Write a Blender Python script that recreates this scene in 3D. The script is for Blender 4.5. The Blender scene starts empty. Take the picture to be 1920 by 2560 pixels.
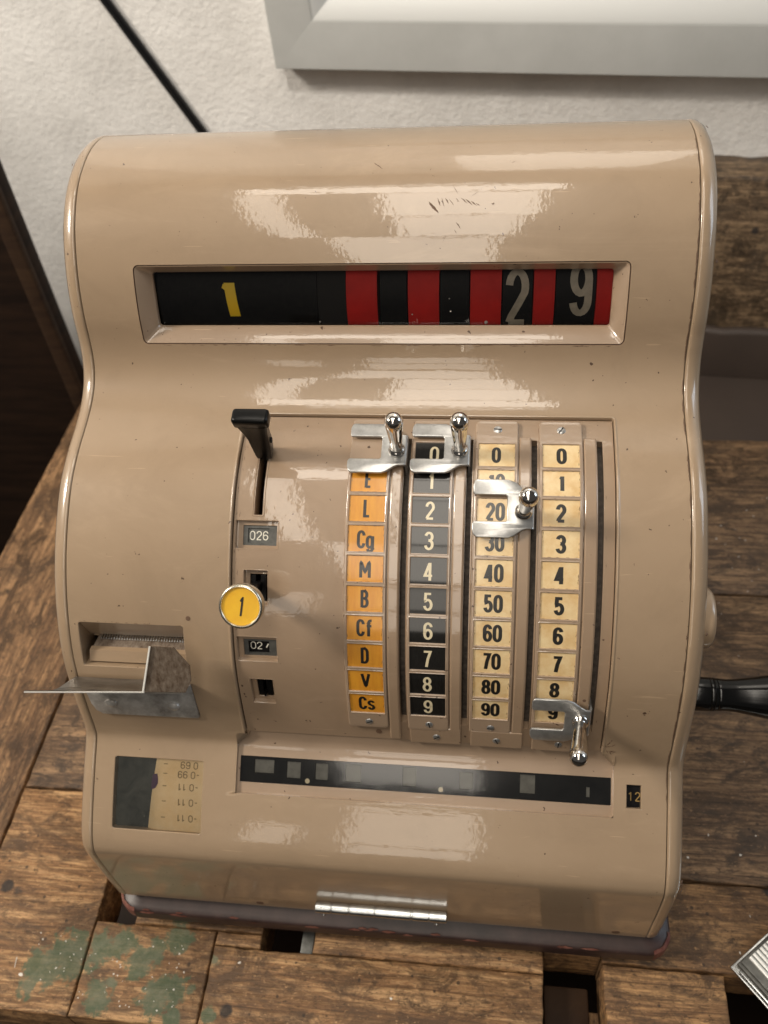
import bpy, bmesh, math, random
from mathutils import Vector, Matrix, noise
from mathutils.geometry import tessellate_polygon
random.seed(7)
sc = bpy.context.scene
COL = sc.collection

# ------------------------------------------------------------------ camera
cam = bpy.data.cameras.new('camera')
camo = bpy.data.objects.new('camera', cam)
COL.objects.link(camo)
RW = ((0.992318, 0.101616, -0.070566), (-0.025872, 0.728229, 0.684845), (-0.120979, 0.677758, -0.725264))
m = Matrix(((RW[0][0], RW[1][0], -RW[2][0]), (RW[0][1], RW[1][1], -RW[2][1]), (RW[0][2], RW[1][2], -RW[2][2]))).to_4x4()
m.translation = (0.075813, -0.219488, 0.720096)
camo.matrix_world = m
cam.sensor_fit = 'HORIZONTAL'
cam.sensor_width = 36.0
cam.lens = 40.57
cam.clip_start = 0.02
cam.clip_end = 50
cam.dof.use_dof = True
cam.dof.focus_distance = 0.53
cam.dof.aperture_fstop = 11.0
sc.camera = camo
sc.view_settings.view_transform = 'Standard'
sc.view_settings.look = 'None'
sc.view_settings.exposure = -0.84
sc.view_settings.gamma = 1.0
sc.view_settings.use_curve_mapping = False
try:
    sc.cycles.use_denoising = True
    sc.cycles.max_bounces = 8
except Exception:
    pass

# ------------------------------------------------------------------ room light
w = bpy.data.worlds.new('World')
sc.world = w
w.use_nodes = True
bg = w.node_tree.nodes['Background']
bg.inputs[0].default_value = (1.0, 0.94, 0.88, 1)
bg.inputs[1].default_value = 0.13


def area(name, loc, target, sx, sy, radiance, col):
    l = bpy.data.lights.new(name, 'AREA')
    l.shape = 'RECTANGLE'
    l.size = sx
    l.size_y = sy
    l.energy = radiance * math.pi * sx * sy
    l.color = col
    o = bpy.data.objects.new(name, l)
    COL.objects.link(o)
    o.location = loc
    d = Vector(target) - Vector(loc)
    o.rotation_euler = d.to_track_quat('-Z', 'Y').to_euler() if d.length and abs(d.x) + abs(d.y) > 1e-4 else (0, 0, 0)
    return o


WARM = (1.0, 0.91, 0.79)
# panels in place of a lit ceiling, outlined to shape the enamel reflections
for (y0, y1, x0, x1, L, rz) in [(0.37, 0.43, -0.50, 0.24, 6, 0), (0.10, 0.34, -0.66, 0.26, 12.5, 0), (-0.62, 0.075, -0.26, 0.20, 11.0, -1.0), (-1.60, -0.64, -0.26, 0.15, 9.8, -2.0),
                                (-2.90, -1.64, -0.57, 0.07, 8.0, -1.5), (-1.60, 0.075, -0.70, -0.57, 9.0, -1.5)]:
    o = area('ceiling_light', (0.5 * (x0 + x1), 0.5 * (y0 + y1), 2.5), (0.5 * (x0 + x1), 0.5 * (y0 + y1), 0), x1 - x0, y1 - y0, L, WARM)
    o.rotation_euler = (0, 0, math.radians(rz))
# window-like light panels behind the photographer, inferred from reflections on the lower apron
for (x0, x1, z0, z1, L) in [(-0.72, 0.06, 2.05, 3.05, 5), (-0.66, 0.02, 1.30, 1.95, 5), (-1.30, -1.0, 1.7, 2.6, 4)]:
    area('far_window', (0.5 * (x0 + x1), -4.2, 0.5 * (z0 + z1)), (0.5 * (x0 + x1), 4.0, 0.5 * (z0 + z1) - .001), x1 - x0, z1 - z0, L, WARM)
# unseen area light added to make the bright patch on the register top
area('top_patch_fill', (0.19, 0.80, 1.50), (0.19, -3.0, 1.499), 0.36, 0.8, 4.5, WARM)
area('left_lamp', (-2.0, -0.25, 2.0), (0.2, 0.9, 0.5), 0.5, 0.5, 125, WARM)
sp = bpy.data.lights.new('wall_fill_spot', 'SPOT')  # unseen spot added to brighten the plaster wall
sp.energy = 165
sp.spot_size = math.radians(42)
sp.spot_blend = 0.7
sp.shadow_soft_size = 0.10
sp.color = (1.0, 0.93, 0.84)
spo = bpy.data.objects.new('wall_fill_spot', sp)
COL.objects.link(spo)
spo.location = (-0.55, -0.60, 2.35)
spo.rotation_euler = (Vector((-0.25, 0.90, 1.00)) - Vector(spo.location)).to_track_quat('-Z', 'Y').to_euler()
area('right_window', (1.9, 0.30, 1.3), (0.4, 0.87, 0.4), 0.7, 1.0, 7.0, (0.72, 0.86, 1.0))

# ------------------------------------------------------------------ materials


def nodes(name):
    mt = bpy.data.materials.new(name)
    mt.use_nodes = True
    nt = mt.node_tree
    return mt, nt, nt.nodes['Principled BSDF']


def N(nt, typ, **kw):
    n = nt.nodes.new(typ)
    for k, v in kw.items():
        if k == 'inp':
            for a, b in v.items():
                n.inputs[a].default_value = b
        else:
            setattr(n, k, v)
    return n


def ramp(nt, src, stops):
    r = nt.nodes.new('ShaderNodeValToRGB')
    e = r.color_ramp.elements
    e[0].position, e[0].color = stops[0][0], (*stops[0][1], 1)
    e[1].position, e[1].color = stops[-1][0], (*stops[-1][1], 1)
    for p, c in stops[1:-1]:
        x = e.new(p)
        x.color = (*c, 1)
    nt.links.new(src, r.inputs[0])
    return r.outputs[0]


def mix(nt, fac, a, b):
    n = nt.nodes.new('ShaderNodeMix')
    n.data_type = 'RGBA'
    for s, v in ((n.inputs[0], fac), (n.inputs[6], a), (n.inputs[7], b)):
        if hasattr(v, 'is_linked') or hasattr(v, 'links'):
            nt.links.new(v, s)
        elif isinstance(v, (int, float)):
            s.default_value = v
        else:
            s.default_value = (*v, 1)
    return n.outputs[2]


def noise_tex(nt, scale, detail=4, rough=0.55, stretch=None, coord='Object', dist=0.0):
    tc = nt.nodes.new('ShaderNodeTexCoord')
    src = tc.outputs[coord]
    if coord == 'World':
        pass
    if stretch:
        mp = nt.nodes.new('ShaderNodeMapping')
        mp.inputs['Scale'].default_value = stretch
        nt.links.new(src, mp.inputs[0])
        src = mp.outputs[0]
    n = nt.nodes.new('ShaderNodeTexNoise')
    n.inputs['Scale'].default_value = scale
    n.inputs['Detail'].default_value = detail
    n.inputs['Roughness'].default_value = rough
    n.inputs['Distortion'].default_value = dist
    nt.links.new(src, n.inputs['Vector'])
    return n.outputs[0]


def bump(nt, h, strength, dist=0.001, normal=None):
    b = nt.nodes.new('ShaderNodeBump')
    b.inputs['Strength'].default_value = strength
    b.inputs['Distance'].default_value = dist
    nt.links.new(h, b.inputs['Height'])
    if normal:
        nt.links.new(normal, b.inputs['Normal'])
    return b.outputs[0]


def paint(name, c1, c2, dirt=(0.09, 0.05, 0.03), rough=0.32, spots=0.74):
    mt, nt, b = nodes(name)
    L = nt.links.new
    col = mix(nt, ramp(nt, noise_tex(nt, 9, 6, 0.65), [(0.35, (0, 0, 0)), (0.65, (1, 1, 1))]), c1, c2)
    # handling grime in soft patches, faint smears, hairline scratches
    grime = ramp(nt, noise_tex(nt, 16, 8, 0.7, dist=0.6), [(0.50, (0, 0, 0)), (0.74, (0.26,) * 3)])
    col = mix(nt, grime, col, tuple(v * 0.62 for v in c1))
    smear = ramp(nt, noise_tex(nt, 7, 7, 0.7, stretch=(1.0, 1.0, 5.0), dist=1.0), [(0.56, (0, 0, 0)), (0.70, (0.22,) * 3)])
    col = mix(nt, smear, col, tuple(min(1, v * 1.35 + .03) for v in c2))
    for (ang, sc_, th) in ((25, 70, 0.745), (-50, 60, 0.75)):
        tc = nt.nodes.new('ShaderNodeTexCoord')
        mp = nt.nodes.new('ShaderNodeMapping')
        mp.inputs['Rotation'].default_value = (0.5, math.radians(ang), 0.3)
        mp.inputs['Scale'].default_value = (0.35, 6.0, 6.0)
        L(tc.outputs['Object'], mp.inputs[0])
        n = N(nt, 'ShaderNodeTexNoise', inp={'Scale': float(sc_), 'Detail': 2.0, 'Roughness': 0.5})
        L(mp.outputs[0], n.inputs['Vector'])
        col = mix(nt, ramp(nt, n.outputs[0], [(th, (0, 0, 0)), (th + 0.02, (0.5,) * 3)]), col, tuple(v * 1.45 for v in c2))
    sp = ramp(nt, noise_tex(nt, 260, 2, 0.5), [(spots, (0, 0, 0)), (spots + 0.03, (1, 1, 1))])
    col = mix(nt, sp, col, dirt)
    L(col, b.inputs['Base Color'])
    b.inputs['Roughness'].default_value = rough
    b.inputs['Coat Weight'].default_value = 1.0
    b.inputs['Coat IOR'].default_value = 1.55
    L(ramp(nt, noise_tex(nt, 22, 6, 0.7), [(0.35, (0.02,) * 3), (0.75, (0.08,) * 3)]), b.inputs['Coat Roughness'])
    peel = bump(nt, noise_tex(nt, 240, 2, 0.5), 0.09, 0.0006)
    fine = bump(nt, noise_tex(nt, 26, 2, 0.5, stretch=(1.0, 12.0, 12.0)), 0.085, 0.0006, peel)
    L(fine, b.inputs['Coat Normal'])
    L(peel, b.inputs['Normal'])
    return mt


def simple(name, col, rough=0.5, metal=0.0, coat=0.0, coatr=0.05, nz=None, nzc=None, bmp=0.0, bscale=200, spec=0.5, stretch=None):
    mt, nt, b = nodes(name)
    b.inputs['Base Color'].default_value = (*col, 1)
    b.inputs['Roughness'].default_value = rough
    b.inputs['Metallic'].default_value = metal
    b.inputs['Coat Weight'].default_value = coat
    b.inputs['Coat Roughness'].default_value = coatr
    b.inputs['Specular IOR Level'].default_value = spec
    if nz:
        c = mix(nt, ramp(nt, noise_tex(nt, nz, 5, 0.65, stretch=stretch), [(0.35, (0, 0, 0)), (0.68, (1, 1, 1))]), col, nzc)
        nt.links.new(c, b.inputs['Base Color'])
    if bmp:
        nt.links.new(bump(nt, noise_tex(nt, bscale, 3, 0.6, stretch=stretch), bmp, 0.0005), b.inputs['Normal'])
    return mt


M = {}
M['paint'] = paint('beige_enamel', (0.368, 0.262, 0.168), (0.400, 0.288, 0.188))
M['panel'] = paint('panel_enamel', (0.345, 0.240, 0.157), (0.375, 0.265, 0.176), rough=0.3, spots=0.72)
M['strip'] = paint('strip_enamel', (0.365, 0.262, 0.180), (0.40, 0.29, 0.203), rough=0.3, spots=0.71)
M['dark'] = simple('dark_interior', (0.010, 0.008, 0.007), 0.8)
M['slotfloor'] = simple('grimy_inner_plate', (0.035, 0.026, 0.020), 0.7, nz=300, nzc=(0.10, 0.08, 0.062), bmp=0.5, bscale=500)
M['ebony'] = simple('polished_black_handle', (0.005, 0.005, 0.005), 0.14, bmp=0.02, bscale=100)
M['polished'] = simple('polished_edge', (0.85, 0.84, 0.80), 0.25, 0.3)
M['black'] = simple('black_plastic', (0.005, 0.005, 0.005), 0.28, bmp=0.03, bscale=400, spec=0.25)
M['chip'] = simple('chipped_paint', (0.145, 0.085, 0.052), 0.6)
M['chrome'] = simple('chrome', (0.76, 0.74, 0.71), 0.08, 1.0, nz=180, nzc=(0.55, 0.52, 0.48), bmp=0.03, bscale=400)
M['steel'] = simple('brushed_steel', (0.60, 0.60, 0.59), 0.30, 0.8, nz=150, nzc=(0.42, 0.42, 0.41), bmp=0.16, bscale=220)
M['sheet'] = simple('dull_sheet_metal', (0.56, 0.54, 0.51), 0.34, 0.3, nz=70, nzc=(0.22, 0.20, 0.18), bmp=0.15, bscale=300)
M['bladesteel'] = simple('dull_blade_steel', (0.30, 0.28, 0.25), 0.30, 0.8, nz=50, nzc=(0.17, 0.15, 0.13), bmp=0.1, bscale=300, stretch=(1, 3, 3))
M['rusty'] = simple('rust_speckled_metal', (0.25, 0.20, 0.155), 0.42, 0.3, nz=240, nzc=(0.10, 0.065, 0.042), bmp=0.2, bscale=400, stretch=(1.5, 1, 0.6))
M['brass'] = simple('dull_nickel', (0.70, 0.66, 0.55), 0.25, 1.0)
M['zinc'] = simple('zinc_plate', (0.66, 0.68, 0.68), 0.26, 1.0, nz=150, nzc=(0.45, 0.46, 0.46))
M['ivory'] = simple('ivory_tile', (0.86, 0.67, 0.38), 0.3, coat=0.5, coatr=0.08, nz=85, nzc=(0.72, 0.48, 0.215), bmp=0.05, bscale=700)
M['orange'] = simple('orange_tile', (0.76, 0.345, 0.032), 0.3, coat=0.6, coatr=0.10, nz=45, nzc=(0.66, 0.265, 0.025), bmp=0.06, bscale=800, stretch=(6, 1, 1))
M['blacktile'] = simple('black_tile', (0.008, 0.007, 0.006), 0.5, coat=1.0, coatr=0.07, nz=260, nzc=(0.015, 0.014, 0.012), bmp=0.03, bscale=400, stretch=(6, 1, 1), spec=0.1)
M['ink'] = simple('black_ink', (0.014, 0.013, 0.011), 0.3, coat=0.5, coatr=0.12)
M['creamink'] = simple('cream_ink', (0.74, 0.64, 0.43), 0.3, coat=0.5, coatr=0.12)
M['yellow'] = simple('yellow_disc', (0.86, 0.50, 0.022), 0.3, coat=0.3, coatr=0.15, nz=90, nzc=(0.80, 0.43, 0.018))
M['yellowink'] = simple('yellow_ink', (0.98, 0.66, 0.015), 0.45)
M['drumblack'] = simple('black_drum', (0.005, 0.005, 0.006), 0.5, nz=300, nzc=(0.010, 0.009, 0.009), bmp=0.1, bscale=500, spec=0.12)
M['drumred'] = simple('red_drum', (0.66, 0.024, 0.018), 0.5, nz=60, nzc=(0.54, 0.018, 0.014), spec=0.15)
M['goldink'] = simple('dim_gold_digit', (0.30, 0.19, 0.055), 0.5)
M['greyink'] = simple('grey_digit', (0.52, 0.45, 0.34), 0.5, nz=200, nzc=(0.38, 0.33, 0.25))
M['counter'] = simple('counter_casing', (0.13, 0.13, 0.12), 0.42, 0.3, nz=150, nzc=(0.07, 0.07, 0.065))
M['whiteink'] = simple('white_digit', (0.78, 0.76, 0.66), 0.5)
M['greysquare'] = simple('grey_paper_glare', (0.24, 0.235, 0.205), 0.6, nz=120, nzc=(0.15, 0.145, 0.125))
M['glassblack'] = simple('black_glass_strip', (0.007, 0.008, 0.010), 0.5, coat=0.5, coatr=0.12, nz=30, nzc=(0.009, 0.010, 0.012), spec=0.1)
M['paper'] = simple('yellowed_receipt_paper', (0.84, 0.66, 0.40), 0.5, nz=40, nzc=(0.74, 0.53, 0.27))
M['papershade'] = simple('dark_roller', (0.022, 0.028, 0.026), 0.4, nz=40, nzc=(0.035, 0.043, 0.04))
M['purple'] = simple('purple_ink', (0.09, 0.045, 0.10), 0.6)
M['printing'] = simple('faded_print', (0.23, 0.16, 0.075), 0.7)
M['base'] = simple('base_enamel', (0.028, 0.014, 0.012), 0.45, coat=0.12, coatr=0.3, nz=70, nzc=(0.050, 0.027, 0.023), bmp=0.08, bscale=200)
M['basered'] = simple('worn_red_primer', (0.13, 0.038, 0.028), 0.6, nz=120, nzc=(0.24, 0.11, 0.08))
M['wall_frame'] = simple('grey_white_lacquer', (0.42, 0.425, 0.41), 0.35, nz=9, nzc=(0.48, 0.485, 0.47))
M['wall_frame_in'] = simple('white_lacquer', (0.57, 0.575, 0.56), 0.45)
M['cable'] = simple('black_cable_jacket', (0.010, 0.010, 0.011), 0.25, coat=0.3)
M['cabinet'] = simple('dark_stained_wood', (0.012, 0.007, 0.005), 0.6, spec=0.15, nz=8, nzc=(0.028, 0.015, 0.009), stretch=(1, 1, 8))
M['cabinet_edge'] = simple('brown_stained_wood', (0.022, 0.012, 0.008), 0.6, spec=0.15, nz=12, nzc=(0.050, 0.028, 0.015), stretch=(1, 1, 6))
M['floor'] = simple('dark_floor', (0.02, 0.015, 0.012), 0.7, nz=3, nzc=(0.035, 0.028, 0.02))
M['silver'] = simple('bright_ribbed_aluminium', (0.86, 0.86, 0.83), 0.28, 0.6)
M['debris'] = simple('pale_grey_clutter', (0.25, 0.24, 0.22), 0.6, nz=20, nzc=(0.10, 0.07, 0.05))
M['flake'] = simple('white_paint_flake', (0.72, 0.68, 0.62), 0.5)


def glass(name, dust=0.0, rough=0.03):
    mt = bpy.data.materials.new(name)
    mt.use_nodes = True
    nt = mt.node_tree
    nt.nodes.clear()
    out = nt.nodes.new('ShaderNodeOutputMaterial')
    mx = nt.nodes.new('ShaderNodeMixShader')
    tr = nt.nodes.new('ShaderNodeBsdfTransparent')
    gl = nt.nodes.new('ShaderNodeBsdfGlossy')
    gl.inputs['Roughness'].default_value = rough
    fr = nt.nodes.new('ShaderNodeFresnel')
    fr.inputs[0].default_value = 1.45
    nt.links.new(fr.outputs[0], mx.inputs[0])
    src = tr.outputs[0]
    if dust:
        df = nt.nodes.new('ShaderNodeBsdfDiffuse')
        df.inputs[0].default_value = (0.55, 0.52, 0.44, 1)
        m2 = nt.nodes.new('ShaderNodeMixShader')
        f = ramp(nt, noise_tex(nt, 60, 7, 0.75, dist=0.8), [(0.35, (dust * 0.25,) * 3), (0.72, (dust,) * 3)])
        nt.links.new(f, m2.inputs[0])
        nt.links.new(tr.outputs[0], m2.inputs[1])
        nt.links.new(df.outputs[0], m2.inputs[2])
        src = m2.outputs[0]
        nt.links.new(bump(nt, noise_tex(nt, 25, 3, 0.5), 0.25, 0.0008), gl.inputs['Normal'])
    nt.links.new(src, mx.inputs[1])
    nt.links.new(gl.outputs[0], mx.inputs[2])
    nt.links.new(mx.outputs[0], out.inputs[0])
    return mt


M['glass'] = glass('clear_pane', 0.005, 0.04)
M['dustyglass'] = glass('dusty_pane', 0.07, 0.07)
M['stripglass'] = glass('worn_strip_pane', 0.014, 0.07)


def wall_mat():
    mt, nt, b = nodes('rough_white_plaster')
    L = nt.links.new
    c = mix(nt, ramp(nt, noise_tex(nt, 6, 8, 0.7), [(0.35, (0, 0, 0)), (0.6, (1, 1, 1))]), (0.66, 0.645, 0.62), (0.81, 0.795, 0.77))
    L(c, b.inputs['Base Color'])
    b.inputs['Roughness'].default_value = 0.75
    tc = nt.nodes.new('ShaderNodeTexCoord')
    mp = nt.nodes.new('ShaderNodeMapping')
    mp.inputs['Rotation'].default_value = (0, math.radians(35), 0)
    mp.inputs['Scale'].default_value = (1.0, 1.0, 1.25)
    L(tc.outputs['Object'], mp.inputs[0])
    n = N(nt, 'ShaderNodeTexNoise', inp={'Scale': 120.0, 'Detail': 6.0, 'Roughness': 0.6, 'Distortion': 0.15})
    L(mp.outputs[0], n.inputs['Vector'])
    L(bump(nt, n.outputs[0], 0.5, 0.0038), b.inputs['Normal'])
    return mt


M['wall'] = wall_mat()


def wood(name, axis, base, light, dark, seed, paintmask=False, glossy=0.55):
    """old workbench timber; colour varies along the grain, with stains, pits, drips"""
    mt, nt, b = nodes(name)
    L = nt.links.new
    geo = nt.nodes.new('ShaderNodeNewGeometry')
    mp = nt.nodes.new('ShaderNodeMapping')
    mp.inputs['Location'].default_value = (seed * 1.3, seed * 2.1, seed * 0.7)
    st = {'x': (1.0, 4.2, 4.2), 'y': (4.2, 1.0, 4.2)}[axis]
    mp.inputs['Scale'].default_value = st
    L(geo.outputs['Position'], mp.inputs[0])

    def nz(scale, det, ro, dist=0.0, vec=mp.outputs[0]):
        n = N(nt, 'ShaderNodeTexNoise', inp={'Scale': scale, 'Detail': det, 'Roughness': ro, 'Distortion': dist})
        L(vec, n.inputs['Vector'])
        return n.outputs[0]
    mpl = nt.nodes.new('ShaderNodeMapping')
    mpl.inputs['Location'].default_value = (seed * 2.3, seed, seed * 5.1)
    mpl.inputs['Scale'].default_value = {'x': (1.0, 16.0, 16.0), 'y': (16.0, 1.0, 16.0)}[axis]
    L(geo.outputs['Position'], mpl.inputs[0])
    grain = nz(24.0, 10, 0.76, 0.9)
    longg = nz(9.0, 8, 0.72, 1.2, mpl.outputs[0])
    fibre = nz(28.0, 6, 0.8, 0.4, mpl.outputs[0])
    mp2 = nt.nodes.new('ShaderNodeMapping')
    mp2.inputs['Location'].default_value = (seed * 3.3, seed, seed)
    mp2.inputs['Scale'].default_value = (1.0, 1.9, 1.0) if axis == 'x' else (1.9, 1, 1)
    L(geo.outputs['Position'], mp2.inputs[0])
    blotch = nz(22.0, 10, 0.74, 1.0, mp2.outputs[0])
    fine = nz(170.0, 6, 0.75, 0.3, mp2.outputs[0])
    c = ramp(nt, longg, [(0.33, dark), (0.47, base), (0.60, light), (0.72, tuple(v * 1.15 for v in light))])
    c = mix(nt, ramp(nt, grain, [(0.40, (0.75,) * 3), (0.52, (0, 0, 0))]), c, tuple(v * 0.42 for v in base))
    c = mix(nt, ramp(nt, fibre, [(0.48, (0, 0, 0)), (0.66, (0.7,) * 3)]), c, tuple(v * 0.38 for v in base))
    c = mix(nt, ramp(nt, blotch, [(0.50, (0, 0, 0)), (0.61, (0.88,) * 3)]), c, tuple(v * 0.25 for v in base))
    stain = nz(8.5, 11, 0.70, 1.6, mp2.outputs[0])
    c = mix(nt, ramp(nt, stain, [(0.50, (0, 0, 0)), (0.60, (0.78,) * 3)]), c, tuple(v * 0.30 + .006 for v in base))
    c = mix(nt, ramp(nt, fine, [(0.58, (0, 0, 0)), (0.68, (0.7,) * 3)]), c, tuple(v * 1.15 for v in light))
    c = mix(nt, ramp(nt, fine, [(0.36, (0.85,) * 3), (0.45, (0, 0, 0))]), c, tuple(v * 0.22 for v in base))
    # round dark stains / old screw holes
    vor = N(nt, 'ShaderNodeTexVoronoi', feature='F1', inp={'Scale': 19.0, 'Randomness': 1.0})
    L(geo.outputs['Position'], vor.inputs['Vector'])
    d = N(nt, 'ShaderNodeMath', operation='ADD')
    L(vor.outputs['Distance'], d.inputs[0])
    jj = N(nt, 'ShaderNodeMath', operation='MULTIPLY', inp={1: 0.10})
    L(fine, jj.inputs[0])
    L(jj.outputs[0], d.inputs[1])
    c = mix(nt, ramp(nt, d.outputs[0], [(0.13, (0.92,) * 3), (0.17, (0, 0, 0))]), c, (0.022, 0.017, 0.015))
    vor2 = N(nt, 'ShaderNodeTexVoronoi', feature='F1', inp={'Scale': 70.0, 'Randomness': 1.0})
    L(geo.outputs['Position'], vor2.inputs['Vector'])
    c = mix(nt, ramp(nt, vor2.outputs['Distance'], [(0.075, (0.8,) * 3), (0.11, (0, 0, 0))]), c, (0.03, 0.018, 0.012))
    if paintmask:
        # dried green paint, blobs at fixed places on the bench
        total = None
        for (px, py, r) in PAINT_SPOTS:
            dd = N(nt, 'ShaderNodeVectorMath', operation='DISTANCE')
            L(geo.outputs['Position'], dd.inputs[0])
            dd.inputs[1].default_value = (px, py, 0.0)
            mm = N(nt, 'ShaderNodeMath', operation='DIVIDE', inp={1: r})
            L(dd.outputs['Value'], mm.inputs[0])
            if total is None:
                total = mm.outputs[0]
            else:
                mn = N(nt, 'ShaderNodeMath', operation='MINIMUM')
                L(total, mn.inputs[0])
                L(mm.outputs[0], mn.inputs[1])
                total = mn.outputs[0]
        nn = N(nt, 'ShaderNodeTexNoise', inp={'Scale': 75.0, 'Detail': 7.0, 'Roughness': 0.72})
        L(geo.outputs['Position'], nn.inputs['Vector'])
        ad = N(nt, 'ShaderNodeMath', operation='MULTIPLY_ADD', inp={1: 3.4, 2: -1.7})
        L(nn.outputs[0], ad.inputs[0])
        sm = N(nt, 'ShaderNodeMath', operation='ADD')
        L(total, sm.inputs[0])
        L(ad.outputs[0], sm.inputs[1])
        gc = mix(nt, ramp(nt, nn.outputs[0], [(0.4, (0, 0, 0)), (0.6, (1, 1, 1))]), (0.060, 0.098, 0.050), (0.15, 0.165, 0.105))
        c = mix(nt, ramp(nt, sm.outputs[0], [(0.74, (0.86,) * 3), (1.12, (0, 0, 0))]), c, gc)
    L(c, b.inputs['Base Color'])
    L(ramp(nt, blotch, [(0.3, (glossy + 0.1,) * 3), (0.7, (glossy - 0.15,) * 3)]), b.inputs['Roughness'])
    b.inputs['Specular IOR Level'].default_value = 0.45
    b1 = bump(nt, longg, 0.5, 0.0022)
    b2 = bump(nt, fibre, 0.3, 0.0012, b1)
    b3 = bump(nt, fine, 0.5, 0.002, b2)
    L(b3, b.inputs['Normal'])
    return mt


PAINT_SPOTS = [(-0.262, -0.047, 0.018), (-0.243, -0.036, 0.020), (-0.222, -0.028, 0.014), (-0.205, -0.024, 0.012), (-0.270, -0.060, 0.010),
               (-0.186, -0.034, 0.014), (-0.178, -0.028, 0.011), (-0.160, -0.012, 0.012), (-0.158, -0.022, 0.008),
               (-0.168, -0.058, 0.015), (-0.155, -0.054, 0.012), (-0.212, -0.062, 0.012), (-0.205, -0.052, 0.006),
               (-0.128, -0.030, 0.005), (-0.142, -0.052, 0.004), (-0.123, -0.068, 0.006), (-0.150, -0.072, 0.007)]
WB, WL, WD = (0.31, 0.160, 0.067), (0.60, 0.365, 0.175), (0.065, 0.032, 0.015)
M['wood_front'] = wood('bench_timber_front', 'x', WB, WL, WD, 1.0, True)
M['wood_x'] = wood('bench_timber', 'x', (0.17, 0.098, 0.051), (0.36, 0.22, 0.115), (0.040, 0.023, 0.013), 4.0)
M['wood_right'] = wood('bench_timber_right', 'x', (0.24, 0.125, 0.054), (0.50, 0.285, 0.125), (0.045, 0.025, 0.013), 7.0)
M['wood_y'] = wood('bench_timber_side', 'y', (0.23, 0.125, 0.060), (0.45, 0.265, 0.13), (0.055, 0.03, 0.016), 3.0)
M['wood_back'] = wood('back_board_timber', 'x', (0.135, 0.085, 0.045), (0.33, 0.22, 0.125), (0.035, 0.02, 0.012), 9.0)
M['wood_tray'] = simple('dark_tray_paint', (0.050, 0.037, 0.030), 0.42, nz=6, nzc=(0.062, 0.045, 0.036), bmp=0.1, bscale=40)

# ------------------------------------------------------------------ mesh helpers


class MB:
    def __init__(self):
        self.v = []
        self.f = []
        self.mi = []

    def add(self, verts, faces, mi=0):
        o = len(self.v)
        self.v += [tuple(p) for p in verts]
        for f in faces:
            self.f.append(tuple(i + o for i in f))
            self.mi.append(mi)

    def build(self, name, mats, parent=None, smooth=True, sharp=32, merge=True, bevel=0.0):
        me = bpy.data.meshes.new(name)
        me.from_pydata(self.v, [], self.f)
        if not isinstance(mats, (list, tuple)):
            mats = [mats]
        for x in mats:
            me.materials.append(x)
        for p, i in zip(me.polygons, self.mi):
            p.material_index = i
        bm = bmesh.new()
        bm.from_mesh(me)
        if merge:
            bmesh.ops.remove_doubles(bm, verts=bm.verts, dist=2e-6)
        bmesh.ops.recalc_face_normals(bm, faces=bm.faces) if bevel else None
        if bevel:
            ed = [e for e in bm.edges if len(e.link_faces) == 2 and e.calc_face_angle(0) > 0.6]
            bmesh.ops.bevel(bm, geom=ed, offset=bevel, segments=2, profile=0.5, affect='EDGES', clamp_overlap=True)
        for f in bm.faces:
            f.smooth = smooth
        for e in bm.edges:
            if len(e.link_faces) == 2 and e.calc_face_angle(0) > math.radians(sharp):
                e.smooth = False
        bm.to_mesh(me)
        bm.free()
        o = bpy.data.objects.new(name, me)
        COL.objects.link(o)
        if parent is not None:
            o.parent = parent
        return o


def tag(o, label=None, cat=None, group=None, kind=None):
    if label:
        o['label'] = label
    if cat:
        o['category'] = cat
    if group:
        o['group'] = group
    if kind:
        o['kind'] = kind
    return o


def empty(name, loc=(0, 0, 0)):
    o = bpy.data.objects.new(name, None)
    COL.objects.link(o)
    o.location = loc
    o.empty_display_size = 0.02
    return o


def box(mb, x0, x1, y0, y1, z0, z1, mi=0):
    v = [(x0, y0, z0), (x1, y0, z0), (x1, y1, z0), (x0, y1, z0), (x0, y0, z1), (x1, y0, z1), (x1, y1, z1), (x0, y1, z1)]
    mb.add(v, [(0, 3, 2, 1), (4, 5, 6, 7), (0, 1, 5, 4), (1, 2, 6, 5), (2, 3, 7, 6), (3, 0, 4, 7)], mi)


def lathe(mb, prof, M4, seg=40, mi=0, cap=True):
    n = len(prof)
    vs = []
    for r, z in prof:
        for k in range(seg):
            a = 2 * math.pi * k / seg
            vs.append(M4 @ Vector((r * math.cos(a), r * math.sin(a), z)))
    fs = []
    for i in range(n - 1):
        for k in range(seg):
            k2 = (k + 1) % seg
            fs.append((i * seg + k, i * seg + k2, (i + 1) * seg + k2, (i + 1) * seg + k))
    if cap:
        fs.append(tuple(range(seg))[::-1])
        fs.append(tuple((n - 1) * seg + k for k in range(seg)))
    mb.add(vs, fs, mi)


# ------------------------------------------------------------------ register profile
PTS = [(-.001, .045), (-.0005, .125), (0.0015, .1305), (.0075, .139), (.0285, .158), (.047, .173), (.0590, .1825), (.0612, .1875), (.0655, .208), (.072, .235), (.079, .2545), (.0905, .275), (.1065, .2965), (.125, .315), (.145, .3305), (.160, .3395), (.180, .347), (.198, .3515), (.213, .3562), (.225, .3625), (.233, .3703), (.238, .379), (.2415, .3895), (.2445, .4025), (.2495, .416), (.2555, .4285), (.2635, .441), (.2725, .4525), (.281, .4605), (.291, .468), (.303, .474), (.317, .478), (.332, .480), (.351, .4785), (.365, .4745), (.378, .467), (.388, .452), (.392, .42), (.392, .05)]


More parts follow.
